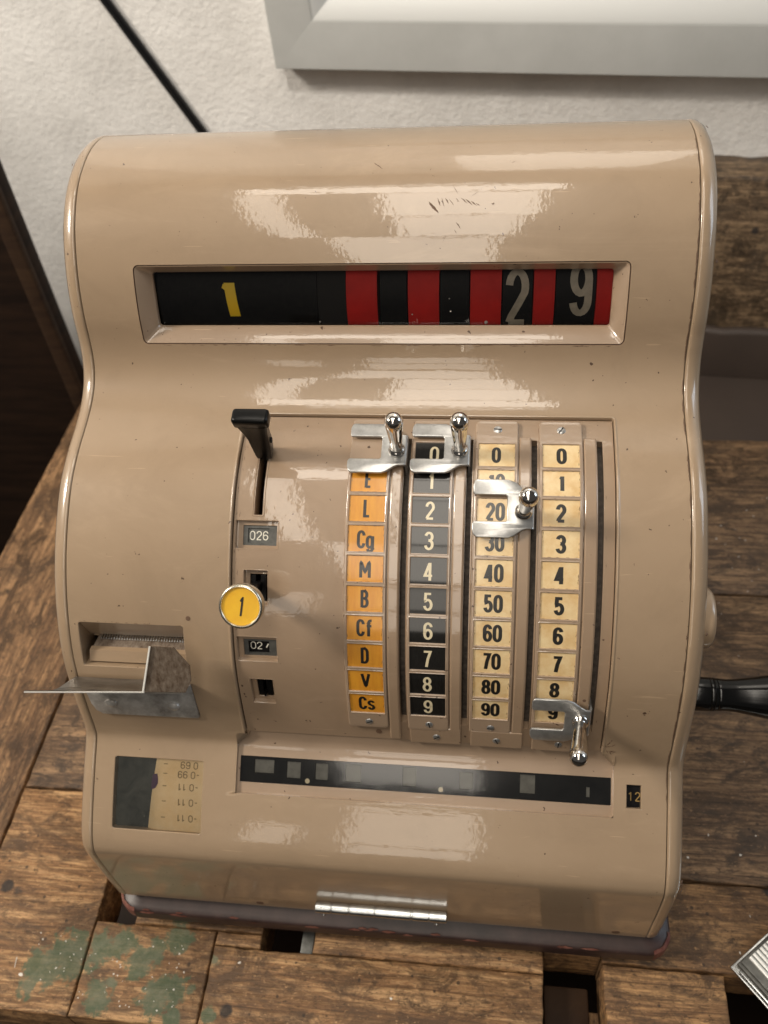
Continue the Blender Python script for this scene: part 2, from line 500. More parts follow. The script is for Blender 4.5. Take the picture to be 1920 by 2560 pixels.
def catmull(P, n=12):
    P = [Vector(q) for q in P]
    out = []
    for i in range(len(P) - 1):
        p0 = P[i - 1] if i else 2 * P[0] - P[1]
        p1, p2 = P[i], P[i + 1]
        p3 = P[i + 2] if i + 2 < len(P) else 2 * P[-1] - P[-2]
        t1 = (p1 - p0).length ** .5
        t2 = t1 + (p2 - p1).length ** .5
        t3 = t2 + (p3 - p2).length ** .5
        for k in range(n):
            t = t1 + (t2 - t1) * k / n
            A1 = (t1 - t) / t1 * p0 + t / t1 * p1
            A2 = (t2 - t) / (t2 - t1) * p1 + (t - t1) / (t2 - t1) * p2
            A3 = (t3 - t) / (t3 - t2) * p2 + (t - t2) / (t3 - t2) * p3
            B1 = (t2 - t) / t2 * A1 + t / t2 * A2
            B2 = (t3 - t) / (t3 - t1) * A2 + (t - t1) / (t3 - t1) * A3
            out.append((t2 - t) / (t2 - t1) * B1 + (t - t1) / (t2 - t1) * B2)
    out.append(P[-1])
    return out


Q = catmull(PTS)
for _ in range(10):
    Q = [Q[0]] + [Q[i] * .5 + (Q[i - 1] + Q[i + 1]) * .25 for i in range(1, len(Q) - 1)] + [Q[-1]]
SS = [0.0]
for i in range(1, len(Q)):
    SS.append(SS[-1] + (Q[i] - Q[i - 1]).length)
NN = []
for i in range(len(Q)):
    t = (Q[min(i + 1, len(Q) - 1)] - Q[max(i - 1, 0)]).normalized()
    NN.append(Vector((-t.y, t.x)))
# soften the normals a little so that reflections run smoothly
for _ in range(6):
    NN = [NN[0]] + [(NN[i - 1] + NN[i] * 2 + NN[i + 1]).normalized() for i in range(1, len(NN) - 1)] + [NN[-1]]
import bisect


def P3(x, s, h=0.0):
    s = min(max(s, 0.0), SS[-1])
    i = min(max(bisect.bisect_right(SS, s) - 1, 0), len(SS) - 2)
    k = (s - SS[i]) / (SS[i + 1] - SS[i])
    q = Q[i] * (1 - k) + Q[i + 1] * k
    n = (NN[i] * (1 - k) + NN[i + 1] * k).normalized()
    return Vector((x, q.x + n.x * h, q.y + n.y * h))


def frame_at(x, s, h=0.0):
    """local frame: X right, Y up the surface, Z outward"""
    o = P3(x, s, h)
    z = (P3(x, s, h + .01) - o).normalized()
    xx = Vector((1, 0, 0))
    yy = z.cross(xx).normalized()
    return Matrix(((xx.x, yy.x, z.x, o.x), (xx.y, yy.y, z.y, o.y), (xx.z, yy.z, z.z, o.z), (0, 0, 0, 1)))


def cuts(a, b, step, extra=()):
    pts = sorted(set([a, b] + [e for e in extra if a < e < b]))
    out = []
    for p, q in zip(pts, pts[1:]):
        n = max(1, math.ceil((q - p) / step - 1e-9))
        out += [p + (q - p) * i / n for i in range(n)]
    out.append(b)
    return out


def sheet(mb, x0, x1, s0, s1, h, holes=(), xstep=.008, sstep=.0025, mi=0, outer_r=0):
    """skin following the profile; holes = (x0,x1,s0,s1,r)"""
    ex, es = [], []
    hl = list(holes)
    for (a, b, c, d, r) in hl:
        ex += [a, b, a + r, b - r]
        es += [c, d, c + r, d - r]
    if outer_r:
        ex += [x0 + outer_r, x1 - outer_r]
        es += [s0 + outer_r, s1 - outer_r]
    X = cuts(x0, x1, xstep, ex)
    S = cuts(s0, s1, sstep, es)
    idx = {}

    def vid(i, j):
        if (i, j) not in idx:
            idx[(i, j)] = len(mb.v)
            mb.v.append(tuple(P3(X[i], S[j], h)))
        return idx[(i, j)]
    for i in range(len(X) - 1):
        cxm = .5 * (X[i] + X[i + 1])
        for j in range(len(S) - 1):
            csm = .5 * (S[j] + S[j + 1])
            skip = False
            for (a, b, c, d, r) in hl:
                if a < cxm < b and c < csm < d:
                    skip = True
                    break
            if outer_r and (cxm < x0 + outer_r or cxm > x1 - outer_r) and (csm < s0 + outer_r or csm > s1 - outer_r):
                skip = True
            if not skip:
                mb.f.append((vid(i, j), vid(i + 1, j), vid(i + 1, j + 1), vid(i, j + 1)))
                mb.mi.append(mi)
    for (a, b, c, d, r) in hl:
        if r > 0:
            for (cx, sx_) in ((a, 1), (b, -1)):
                for (cs, ss_) in ((c, 1), (d, -1)):
                    pts = [(cx, cs)]
                    ccx, ccs = cx + sx_ * r, cs + ss_ * r
                    for k in range(7):
                        t = k / 6 * math.pi / 2
                        pts.append((ccx - sx_ * r * math.cos(t), ccs - ss_ * r * math.sin(t)))
                    pts = [P3(p, q, h) for p, q in pts]
                    fs = [(0, k, k + 1) for k in range(1, 7)]
                    if sx_ * ss_ > 0:
                        fs = [f[::-1] for f in fs]
                    mb.add(pts, fs, mi)
    if outer_r:
        r = outer_r
        for (ccx, sx_) in ((x0 + r, -1), (x1 - r, 1)):
            for (ccs, ss_) in ((s0 + r, -1), (s1 - r, 1)):
                pts = [(ccx, ccs)] + [(ccx + sx_ * r * math.cos(k / 6 * math.pi / 2), ccs + ss_ * r * math.sin(k / 6 * math.pi / 2)) for k in range(7)]
                pts = [P3(p, q, h) for p, q in pts]
                fs = [(0, k, k + 1) for k in range(1, 7)]
                if sx_ * ss_ < 0:
                    fs = [f[::-1] for f in fs]
                mb.add(pts, fs, mi)


def rr_outline(x0, x1, s0, s1, r, nx, ns, off):
    x0 -= off
    x1 += off
    s0 -= off
    s1 += off
    r = max(r + off, 1e-5)
    o = []
    for i in range(nx + 1):
        o.append((x0 + r + (x1 - x0 - 2 * r) * i / nx, s0))
    for k in range(1, 6):
        t = -math.pi / 2 + k / 6 * math.pi / 2
        o.append((x1 - r + r * math.cos(t), s0 + r + r * math.sin(t)))
    for i in range(ns + 1):
        o.append((x1, s0 + r + (s1 - s0 - 2 * r) * i / ns))
    for k in range(1, 6):
        t = k / 6 * math.pi / 2
        o.append((x1 - r + r * math.cos(t), s1 - r + r * math.sin(t)))
    for i in range(nx + 1):
        o.append((x1 - r - (x1 - x0 - 2 * r) * i / nx, s1))
    for k in range(1, 6):
        t = math.pi / 2 + k / 6 * math.pi / 2
        o.append((x0 + r + r * math.cos(t), s1 - r + r * math.sin(t)))
    for i in range(ns + 1):
        o.append((x0, s1 - r - (s1 - s0 - 2 * r) * i / ns))
    for k in range(1, 6):
        t = math.pi + k / 6 * math.pi / 2
        o.append((x0 + r + r * math.cos(t), s0 + r + r * math.sin(t)))
    return o


def rim(mb, rect, r, steps, mi=0, open_bottom=False):
    """steps = [(off,h)...]: rings joined one to the next along a rounded rectangle"""
    x0, x1, s0, s1 = rect
    nx = max(1, round((x1 - x0) / .008))
    ns = max(1, round((s1 - s0) / .0025))
    rings = []
    for off, h in steps:
        rings.append([P3(a, b, h) for a, b in rr_outline(x0, x1, s0, s1, r, nx, ns, off)])
    n = len(rings[0])
    vs = [p for rg in rings for p in rg]
    fs = []
    for i in range(len(rings) - 1):
        for k in range(n):
            if open_bottom and (k < nx + 6 or k >= n - 6):
                continue
            k2 = (k + 1) % n
            fs.append((i * n + k, (i + 1) * n + k, (i + 1) * n + k2, i * n + k2))
    mb.add(vs, fs, mi)


LIP = [(0, 0), (-.0002, -.00008), (-.0004, -.0003), (-.00045, -.0006)]


def raised(mb, rect, r, top, bottom, rnd=.0005, mi=0, holes=()):
    """a low plate on the surface with rounded edges"""
    x0, x1, s0, s1 = rect
    sheet(mb, x0 + rnd, x1 - rnd, s0 + rnd, s1 - rnd, top, holes=holes, mi=mi, outer_r=max(r - rnd, .0002))
    rim(mb, (x0 + rnd, x1 - rnd, s0 + rnd, s1 - rnd), max(r - rnd, .0002), [(0, top), (rnd * .5, top - rnd * .13), (rnd * .87, top - rnd * .5), (rnd, top - rnd), (rnd, bottom)], mi)


# ------------------------------------------------------------------ stroke lettering
def arc(cx, cy, rx, ry, a0, a1, n=10):
    return [(cx + rx * math.cos(math.radians(a0 + (a1 - a0) * i / n)), cy + ry * math.sin(math.radians(a0 + (a1 - a0) * i / n))) for i in range(n + 1)]


def ring(cx, cy, rx, ry0, ry1=None):
    return (arc(cx, cy, rx, ry0, 0, 360, 26)[:-1], True)


G = {
    '0': [(arc(.5, .70, .5, .30, 0, 180, 12) + arc(.5, .30, .5, .30, 180, 360, 12), True)],
    '1': [([(.68, 0), (.68, 1)], False), ([(.12, .77), (.30, .80), (.52, .93)], False)],
    '2': [(arc(.5, .72, .5, .28, 175, -25, 12) + [(.62, .40), (.18, .14), (.04, .0)], False), ([(0, 0), (1, 0)], False)],
    '3': [(arc(.48, .75, .48, .25, 165, -75, 12) + [(.42, .53)], False), ([(.42, .53)] + arc(.48, .27, .52, .27, 80, -168, 13), False)],
    '4': [([(.74, -.06), (.74, 1.04)], False), ([(.66, 1.0), (.0, .24), (1.08, .24)], False)],
    '5': [([(.95, 1), (.14, 1), (.08, .52)] + arc(.48, .31, .52, .31, 135, -165, 14), False)],
    '6': [(arc(.5, .72, .5, .28, 12, 180, 10) + arc(.5, .29, .5, .29, 180, 180 + 352, 20), False)],
    '7': [([(0, 1), (1, 1), (.62, .5), (.40, -.06)], False)],
    '8': [(arc(.5, .765, .44, .235, 0, 360, 20)[:-1], True), (arc(.5, .265, .5, .265, 0, 360, 20)[:-1], True)],
    '9': [([(1 - a, 1 - b) for a, b in arc(.5, .72, .5, .28, 12, 180, 10) + arc(.5, .29, .5, .29, 180, 180 + 352, 20)], False)],
    'E': [([(0, -.06), (0, 1.06)], False), ([(0, 1), (1, 1)], False), ([(0, .52), (.9, .52)], False), ([(0, 0), (1, 0)], False)],
    'L': [([(0, 1.06), (0, 0), (1, 0)], False)],
    'C': [(arc(.5, .72, .5, .28, 5, 180, 10) + arc(.5, .28, .5, .28, 180, 355, 10), False)],
    'M': [([(0, -.06), (0, 1.0), (.5, .25), (1, 1.0), (1, -.06)], False)],
    'B': [([(0, -.06), (0, 1.06)], False), ([(0, 1), (.5, 1)] + arc(.5, .765, .42, .235, 90, -90, 9) + [(0, .53)], False), ([(0, .53), (.5, .53)] + arc(.5, .265, .5, .265, 90, -90, 9) + [(0, 0)], False)],
    'D': [([(0, -.06), (0, 1.06)], False), ([(0, 1), (.45, 1)] + arc(.45, .72, .55, .28, 90, 0, 6) + arc(.45, .28, .55, .28, 0, -90, 6) + [(0, 0)], False)],
    'V': [([(-.05, 1.06), (.5, 0.0), (1.05, 1.06)], False)],
    'f': [([(.42, -.06), (.42, .80)] + arc(.85, .80, .43, .20, 180, 90, 6) + [(1.1, 1.0)], False), ([(0.0, .64), (1.05, .64)], False)],
    'g': [(arc(.45, .46, .45, .22, 0, 180, 9) + arc(.45, .22, .45, .22, 180, 360, 9), True), ([(.95, .72), (.95, -.05)] + arc(.5, -.05, .45, .20, 0, -165, 8), False)],
    's': [(arc(.5, .54, .46, .16, 10, 230, 9) + [(.62, .32)] + arc(.5, .16, .48, .18, 40, -175, 9), False)],
    '-': [([(0.1, .45), (.9, .45)], False)],
    '.': [([(.45, 0), (.55, 0)], False)],
}
GW = {'L': .92, 'f': .88, 'g': 1.0, 's': .95, 'M': 1.35, 'E': .88, 'V': 1.1, '1': .85, '-': .8, '.': .35}


def ribbon(pts, closed, tx, ty):
    """quads of a stroke with different stem and bar weights"""
    n = len(pts)
    L_, R_ = [], []
    for i in range(n):
        p = Vector(pts[i])
        a = Vector(pts[i - 1]) if (i or closed) else None
        b = Vector(pts[(i + 1) % n]) if (i < n - 1 or closed) else None
        d1 = (p - a) if a is not None else (b - p)
        d2 = (b - p) if b is not None else d1
        d1 = Vector((d1.x / tx, d1.y / ty)).normalized()
        d2 = Vector((d2.x / tx, d2.y / ty)).normalized()
        n1 = Vector((-d1.y, d1.x))
        n2 = Vector((-d2.y, d2.x))
        mm = n1 + n2
        mm = mm / max(mm.dot(n1), .6) if mm.length > 1e-6 else n1
        mm = Vector((mm.x * tx / 2, mm.y * ty / 2))
        L_.append(p + mm)
        R_.append(p - mm)
    quads = []
    for i in range(n if closed else n - 1):
        j = (i + 1) % n
        quads.append((L_[i], R_[i], R_[j], L_[j]))
    return quads


def text(mb, put, s, cx, cy, H, W, tx, ty, gap=.0006, mi=1, slant=0.0, rot=False, maxlen=.0014):
    """put(u,v,k) maps flat text coordinates (metres) to a point; k = stroke number for layering"""
    ws = [GW.get(c, 1.0) * W for c in s]
    tot = sum(ws) + gap * (len(s) - 1)
    x = cx - tot / 2
    k = 0
    for c, w_ in zip(s, ws):
        for pts, closed in G[c]:
            P = [(x + tx / 2 + a * (w_ - tx), cy - H / 2 + ty / 2 + b * (H - ty)) for a, b in pts]
            # subdivide long runs
            out = []
            m_ = len(P)
            for i in range(m_ if closed else m_ - 1):
                a, b = Vector(P[i]), Vector(P[(i + 1) % m_])
                q = max(1, math.ceil((b - a).length / maxlen))
                out += [tuple(a + (b - a) * t / q) for t in range(q)]
            if not closed:
                out.append(P[-1])
            for qd in ribbon(out, closed, tx, ty):
                vs = []
                for p in qd:
                    u, v = p.x + slant * (p.y - cy), p.y
                    if rot:
                        u, v = 2 * cx - u, 2 * cy - v
                    vs.append(put(u, v, k))
                mb.add(vs, [(0, 1, 2, 3)], mi)
            k += 1
        x += w_ + gap


# ================================================================== THE REGISTER
reg = tag(empty('cash_register', (0, .19, .012)),
          'beige enamelled mechanical cash register with chrome selector levers, standing on the old wooden workbench', 'cash register')
S_ = 0.195


def adopt(o):
    o.parent = reg
    o.matrix_parent_inverse = Matrix.Translation((0, -.19, -.012))
    return o


def part(mb, name, mats, parent=None, **kw):
    o = mb.build(name, mats, None, **kw)
    if parent is None:
        adopt(o)
    else:
        o.parent = parent
        if parent.type == 'MESH':
            pass
    return o


DISP = (-.1575, .157, .4567, .5088)
PANEL = (-.0865, .1525, .1745, .4088)
APRON = (-.0932, .1612, .1310, .1745)
RECEIPT = (-.1893, -.1175, .2304, .2630)
PAPER = (-.1812, -.1164, .1007, .1513)
N12 = (.1692, .1792, .1375, .1533)
# ---- front shell
mb = MB()
holes = [(*DISP, .0035), (*PANEL, 0), (*APRON, 0), (*RECEIPT, .002), (*PAPER, .002), (*N12, .0005)]
sheet(mb, -S_, S_, 0.0, .690, 0.0, holes=holes)
sheet(mb, -S_, S_, .690, SS[-1], 0.0, sstep=.03, xstep=.1)
# rounded top corners of the panel opening and the chamfers of the apron opening
for (x, s, dx, ds, r) in ((PANEL[1], PANEL[3], -1, -1, .003), (PANEL[0], PANEL[3], 1, -1, .002)):
    pts = [P3(x, s)] + [P3(x + dx * r - dx * r * math.cos(k / 5 * math.pi / 2), s + ds * r - ds * r * math.sin(k / 5 * math.pi / 2)) for k in range(6)]
    mb.add(pts, [(0, k, k + 1) if dx * ds < 0 else (0, k + 1, k) for k in range(1, 6)])
ch = .0105
mb.add([P3(APRON[0], .1745), P3(APRON[0], .1745 - ch), P3(APRON[0] + ch * .9, .1745)], [(0, 1, 2)])
mb.add([P3(APRON[1], .1745), P3(APRON[1], .1745 - ch), P3(APRON[1] - ch * .8, .1745)], [(0, 2, 1)])
# walls of the openings
rim(mb, PANEL, .002, [(.0013, .00003), (.0008, .00035), (.0003, .0005), (-.0002, .0003), (-.0005, -.0003), (-.0006, -.0010), (-.0006, -.007)], open_bottom=True)
rim(mb, RECEIPT, .002, LIP + [(-.0005, -.002)])
rim(mb, PAPER, .002, LIP + [(-.0005, -.0056)])
rim(mb, N12, .0005, LIP + [(-.0005, -.004)])
# apron opening wall follows its own outline
ap = [(APRON[0], APRON[2]), (APRON[1] - .0015, APRON[2]), (APRON[1], APRON[2] + .0015), (APRON[1], .1745 - ch), (APRON[1] - ch * .8, .1745)]
apl = [(APRON[0] + ch * .9, .1745), (APRON[0], .1745 - ch), (APRON[0], APRON[2] + .001), (APRON[0] + .001, APRON[2])]
for chain in (ap, apl):
    for a, b in zip(chain, chain[1:]):
        nseg = max(1, math.ceil(max(abs(b[0] - a[0]) / .02, abs(b[1] - a[1]) / .004)))
        for i in range(nseg):
            p = (a[0] + (b[0] - a[0]) * i / nseg, a[1] + (b[1] - a[1]) * i / nseg)
            q = (a[0] + (b[0] - a[0]) * (i + 1) / nseg, a[1] + (b[1] - a[1]) * (i + 1) / nseg)
            mb.add([P3(*p, .0), P3(*q, .0), P3(*q, -.0055), P3(*p, -.0055)], [(0, 1, 2, 3)])
        mx_, my_ = (a[0] + b[0]) / 2, (a[1] + b[1]) / 2


# scratches and chips in the enamel, each a bare patch with its own outline
def scratch(mb, x, s, L, wd, ang, mi=1, h=.00006):
    n = 7
    up, lo = [], []
    for i in range(n):
        t = i / (n - 1)
        a = (t - .5) * L
        ww = wd * math.sin(math.pi * min(max(t, .04), .96)) * random.uniform(.5, 1.1)
        j = random.uniform(-.2, .2) * wd
        for lst, sg in ((up, 1), (lo, -1)):
            bx, by = a, j + sg * ww / 2
            lst.append(P3(x + bx * math.cos(ang) - by * math.sin(ang), s + bx * math.sin(ang) + by * math.cos(ang), h))
    vs = up + lo
    mb.add(vs, [(i, i + 1, n + i + 1, n + i) for i in range(n - 1)], mi)


R_ = math.radians
for (x, s, L, wd, a) in [(.0018, .5712, .0060, .0011, -45), (-.0008, .5735, .0035, .0006, -40), (.0340, .5680, .0020, .0004, 70), (.0850, .5725, .0030, .0003, 30),
                         (.0372, .5415, .0085, .0017, -52), (.0352, .5432, .0060, .0011, -58), (.0400, .5452, .0055, .0009, -70), (.0425, .5450, .0060, .0008, -75), (.0450, .5458, .0045, .0007, -60),
                         (.0478, .5450, .0050, .0007, -55), (.0515, .5462, .0035, .0005, -50), (.0555, .5458, .0055, .0007, -45), (.0585, .5448, .0060, .0008, -40), (.0615, .5440, .0050, .0007, -38), (.0640, .5432, .0030, .0006, -30),
                         (.0731, .5436, .0019, .0013, 10), (.0523, .5306, .0050, .0007, -55), (.0505, .5270, .0030, .0005, -60), (.0440, .5230, .0060, .0002, 65), (.0500, .5530, .0070, .0003, -60), (.0620, .5500, .0060, .0002, 35),
                         (.1559, .1850, .0042, .0010, 60), (.1530, .1830, .0040, .0014, -10), (.1560, .1822, .0045, .0009, 20), (.1590, .1836, .0030, .0008, 50), (.1575, .1880, .0024, .0008, 80)]:
    scratch(mb, x, s, L, wd, R_(a))
# flaked edge along the lower lip of the display opening and the seams
for k in range(46):
    x = random.uniform(-.15, .15)
    scratch(mb, x, DISP[2] - .0006 + random.uniform(-.0002, .0003), random.uniform(.001, .006), random.uniform(.0002, .0006), 0)
for k in range(75):
    scratch(mb, S_ - .0003, random.uniform(.14, .60), random.uniform(.002, .012), random.uniform(.0003, .0011), R_(90))
for k in range(18):
    scratch(mb, PANEL[1] + .0006, random.uniform(.19, .36), random.uniform(.001, .004), random.uniform(.0002, .0006), R_(90))
for k in range(6):
    scratch(mb, .155 + random.uniform(-.002, .006), .176 + random.uniform(-.001, .002), .003, .0007, random.uniform(0, 3))
for k in range(10):
    scratch(mb, random.uniform(-.185, -.12), .2634 + random.uniform(-.0002, .0004), random.uniform(.001, .003), .0004, 0)
shell = part(mb, 'front_shell', [M['paint'], M['chip']], merge=True, sharp=40)

# two small countersunk screws low on the front and a small screw hole
for (x, s, r) in ((-.0885, .006, .0030), (.1735, .006, .0030), (-.1142, .2683, .0016), (.1375, .2225, .0012)):
    mb = MB()
    lathe(mb, [(r, .0000), (r * .9, .00025), (r * .3, .0002)], frame_at(x, s), 20)
    part(mb, 'shell_screw', M['chip'], shell)

# ---- side panels
for sg in (-1, 1):
    mb = MB()
    sec = [(0.0005, -.004), (.0006, -.0008), (.0012, -.0001), (.0030, 0.0), (.0062, -.0006), (.0092, -.0026), (.0112, -.0058), (.0122, -.010), (.0125, -.016)]
    Sx = cuts(0.0, .690, .003) + cuts(.690, SS[-1], .04)[1:]
    rows_ = [[P3(sg * (S_ + dx), s, h) for s in Sx] for dx, h in sec]
    n = len(Sx)
    vs = [p for r_ in rows_ for p in r_]
    fs = []
    for i in range(len(rows_) - 1):
        for k in range(n - 1):
            f = (i * n + k, (i + 1) * n + k, (i + 1) * n + k + 1, i * n + k + 1)
            fs.append(f if sg > 0 else f[::-1])
    mb.add(vs, fs)
    # flat side face
    edge = rows_[-1]
    loop = [Vector((p.y, p.z, 0)) for p in edge]
    tris = []
    for t in tessellate_polygon([loop]):
        a_, b_, c_ = (loop[q] for q in t)
        cc = (b_ - a_).cross(c_ - a_).z
        t = tuple(t) if (cc > 0) == (sg > 0) else tuple(t)[::-1]
        tris.append(t)
    mb.add(list(edge), tris)
    part(mb, 'side_panel', [M['paint'], M['chip']], sharp=50)
# chipped dots on the right rim
for (x, s, r) in ((.2055, .615, .0011), (.2072, .508, .0011), (.2066, .312, .0009), (.2064, .271, .0010), (.2058, .091, .0013), (.2065, .0865, .0009), (.2058, .0825, .0012), (-.2052, .583, .0007)):
    mb = MB()
    c = P3(x, s, -.0032 if abs(x) < .2065 else -.0055)
    nrm = (P3(x, s, .01) - P3(x, s, 0)).normalized() + Vector((.9 if x > 0 else -.9, 0, 0))
    mm = Matrix.Translation(c + nrm.normalized() * .0004) @ nrm.to_track_quat('Z', 'Y').to_matrix().to_4x4()
    lathe(mb, [(r, .0), (r * .7, .0003), (r * .2, .0003)], mm, 9)
    part(mb, 'paint_chip', M['chip'])

# ---- body underside filler so that nothing shows through
mb = MB()
box(mb, -.19, .19, .012, .385, .046, .052)
part(mb, 'floor_pan', M['dark'])

# ---- display: bezel, drums, pane
mb = MB()
x0, x1, s0, s1 = DISP
IN = (-.1482, .1482, .4648, .5040)


def bez(a, b, n, m_):
    """ruled strip between two rounded outlines"""


nx, ns = 40, 16
o1 = rr_outline(*DISP, .0035, nx, ns, -.0007)
o2 = rr_outline(*IN, .0020, nx, ns, .0004)
o3 = rr_outline(*IN, .0018, nx, ns, 0)
ringsD = [[P3(a, b, -.0012) for a, b in rr_outline(*DISP, .0035, nx, ns, -.0003)], [P3(a, b, -.0003) for a, b in o1], [P3(a, b, -.0006) for a, b in rr_outline(*DISP, .0035, nx, ns, -.0012)],
          [P3(a, b, -.0098) for a, b in o2], [P3(a, b, -.0106) for a, b in o3], [P3(a, b, -.0128) for a, b in o3]]
n = len(o1)
vs = [p for r_ in ringsD for p in r_]
fs = [(i * n + k, (i + 1) * n + k, (i + 1) * n + (k + 1) % n, i * n + (k + 1) % n) for i in range(len(ringsD) - 1) for k in range(n)]
mb.add(vs, fs)
for k in range(34):
    x = random.uniform(-.13, .145)
bezel = part(mb, 'display_bezel', M['strip'], sharp=28)
mb = MB()
rim(mb, DISP, .0035, [(0, 0), (-.0001, -.0002), (-.0001, -.0018)])
part(mb, 'bezel_seam', M['chip'])
# drums (cylinders seen through the window); centre line well behind
cD = P3(0, .4842, -.058)
nD = (P3(0, .4842, .01) - P3(0, .4842, 0)).normalized()
tD = Vector((0, -nD.z, nD.y)) * -1.0
tD = nD.cross(Vector((1, 0, 0))).normalized()


def drum_pt(x, v, lift=0.0, R0=.042):
    """v = arc height on the drum, 0 = middle of the window"""
    a = v / R0
    return cD + Vector((x, 0, 0)) + (nD * math.cos(a) + tD * math.sin(a)) * (R0 + lift)


def drum(x0, x1, mat, name='number_drum', v0=-.026, v1=.026, glyph=None, lift=0.0, mats=None):
    mb = MB()
    vv = cuts(v0, v1, .0022)
    vs = [drum_pt(x, v, lift) for v in vv for x in (x0, x1)]
    mb.add(vs, [(2 * i, 2 * i + 1, 2 * i + 3, 2 * i + 2) for i in range(len(vv) - 1)])
    # the drum is a closed wheel: side discs
    for x, sgn in ((x0, -1), (x1, 1)):
        rimp = [drum_pt(x, v, lift) for v in vv]
        c = cD + Vector((x, 0, 0))
        mb.add(rimp + [c], [(i, i + 1, len(rimp)) if sgn > 0 else (i + 1, i, len(rimp)) for i in range(len(rimp) - 1)])
    if glyph:
        glyph(mb)
    return part(mb, name, mats or [mat])


def dput(dv=0.0):
    return lambda u, v, k: drum_pt(u, v + dv, .0002 + .00004 * k)


drum(-.155, -.0400, M['drumblack'], 'name_drum', lift=.0012, mats=[M['drumblack'], M['yellowink']],
     glyph=lambda mb: text(mb, lambda u, v, k: drum_pt(u, v, .0014 + .00004 * k), '1', -.0985, -.0006, .0270, .0150, .0072, .0054, slant=-.11, maxlen=.003))
drum(-.0398, -.0210, M['dark'], 'spacer_drum')
rb = -.0178
reds = [(-.0205, -.0002), (.0199, .0400), (.0600, .0797), (.1000, .1132), (.1390, .1540)]
blk = [(.0016, .0188), (.0408, .0590), (.0806, .0992), (.1140, .1386)]
for (a, b) in reds:
    drum(a, b, M['drumred'], 'red_divider_plate', v0=rb, v1=.030, lift=.0016)
for i, (a, b) in enumerate(blk):
    gl = None
    if i == 2:
        gl = lambda mb: text(mb, dput(), '2', .0897, -.0003, .0370, .0148, .0047, .0042, maxlen=.003)
    if i == 3:
        gl = lambda mb: text(mb, dput(), '9', .1295, .0050, .0345, .0140, .0047, .0042, maxlen=.003)
    drum(a, b, M['drumblack'], 'number_drum', glyph=gl, mats=[M['drumblack'], M['greyink']])
mb = MB()
mb.add([P3(-.156, .462, -.060), P3(.156, .462, -.060), P3(.156, .507, -.060), P3(-.156, .507, -.060)], [(0, 1, 2, 3)])
mb.add([P3(-.156, .461, -.0128), P3(.156, .461, -.0128), P3(.156, .461, -.062), P3(-.156, .461, -.062)], [(3, 2, 1, 0)])
mb.add([P3(-.156, .508, -.0128), P3(.156, .508, -.0128), P3(.156, .508, -.062), P3(-.156, .508, -.062)], [(0, 1, 2, 3)])
for x in (-.1565, .1565):
    mb.add([P3(x, .460, -.012), P3(x, .509, -.012), P3(x, .509, -.062), P3(x, .460, -.062)], [(0, 1, 2, 3)])
part(mb, 'display_housing', M['dark'], smooth=False)
mb = MB()
mb.add([P3(0, .4842, .0) + nD * (-.0135 + .13 * t) + Vector((x, 0, 0)) + tD * t for x, t in ((-.149, -.0205), (.149, -.0205), (.149, .0205), (-.149, .0205))], [(0, 1, 2, 3)])
part(mb, 'display_pane', M['glass'], smooth=False)
# little white fleck on the third red plate, pale flakes
for (x, v, r) in ((.0703, -.0155, .0011), (.0467, .000, .0004), (.0475, -.008, .0005), (-.0392, -.015, .0006), (.0225, -.010, .0005)):
    mb = MB()
    p = drum_pt(x, v, .0021)
    lathe(mb, [(r, 0), (r * .8, .0002), (r * .2, .0003)], Matrix.Translation(p) @ nD.to_track_quat('Z', 'Y').to_matrix().to_4x4(), 10)
    part(mb, 'paint_fleck', M['flake'])

# ---- keyboard panel
hp = -.0022
CX = [0.0001, .0396, .0794, .1190]
SL = [(.0216, .0254), (.0611, .0646), (.1011, .1045), (.1412, .1446)]
SLOT_A = (-.0724, -.0670, .3366, .3850)
CN1 = (-.0840, -.0562, .3147, .3329)
KS = (-.0778, -.0622, .2785, .3010)
CN2 = (-.0836, -.0572, .2390, .2566)
SM = (-.0771, -.0617, .2035, .2247)
mb = MB()
ph = [(*SLOT_A, .0004), (*CN1, .0005), (*KS, .0005), (*CN2, .0005), (*SM, .0005)] + [(a, b, .1925, .3925, .0004) for a, b in SL]
sheet(mb, PANEL[0] + .0016, PANEL[1] - .0014, .1752, PANEL[3] - .0014, hp, holes=ph)
rim(mb, (PANEL[0] + .0016, PANEL[1] - .0014, .1752, PANEL[3] - .0014), .0001, [(.0004, -.006), (.0004, hp - .0004), (.00025, hp - .0001), (0, hp)])
for r_ in (CN1, KS, CN2, SM):
    rim(mb, r_, .0005, [(0.0006, hp), (.0003, hp + .0001), (0, hp - .0001), (-.0003, hp - .0006), (-.0003, hp - .0042)])
rim(mb, SLOT_A, .0004, [(.0014, hp), (.0010, hp + .00025), (.0003, hp - .0001), (0, hp - .0008), (0, hp - .012)])
for a, b in SL:
    rim(mb, (a, b, .1925, .3925), .0004, [(.0004, hp), (0, hp - .0002), (0, hp - .0064)])
for c in CX:
    for k in range(26):
        scratch(mb, c + random.choice([-.0137, .0137]), random.uniform(.185, .405), random.uniform(.001, .006), random.uniform(.0002, .0004), R_(90), h=hp + .0001)
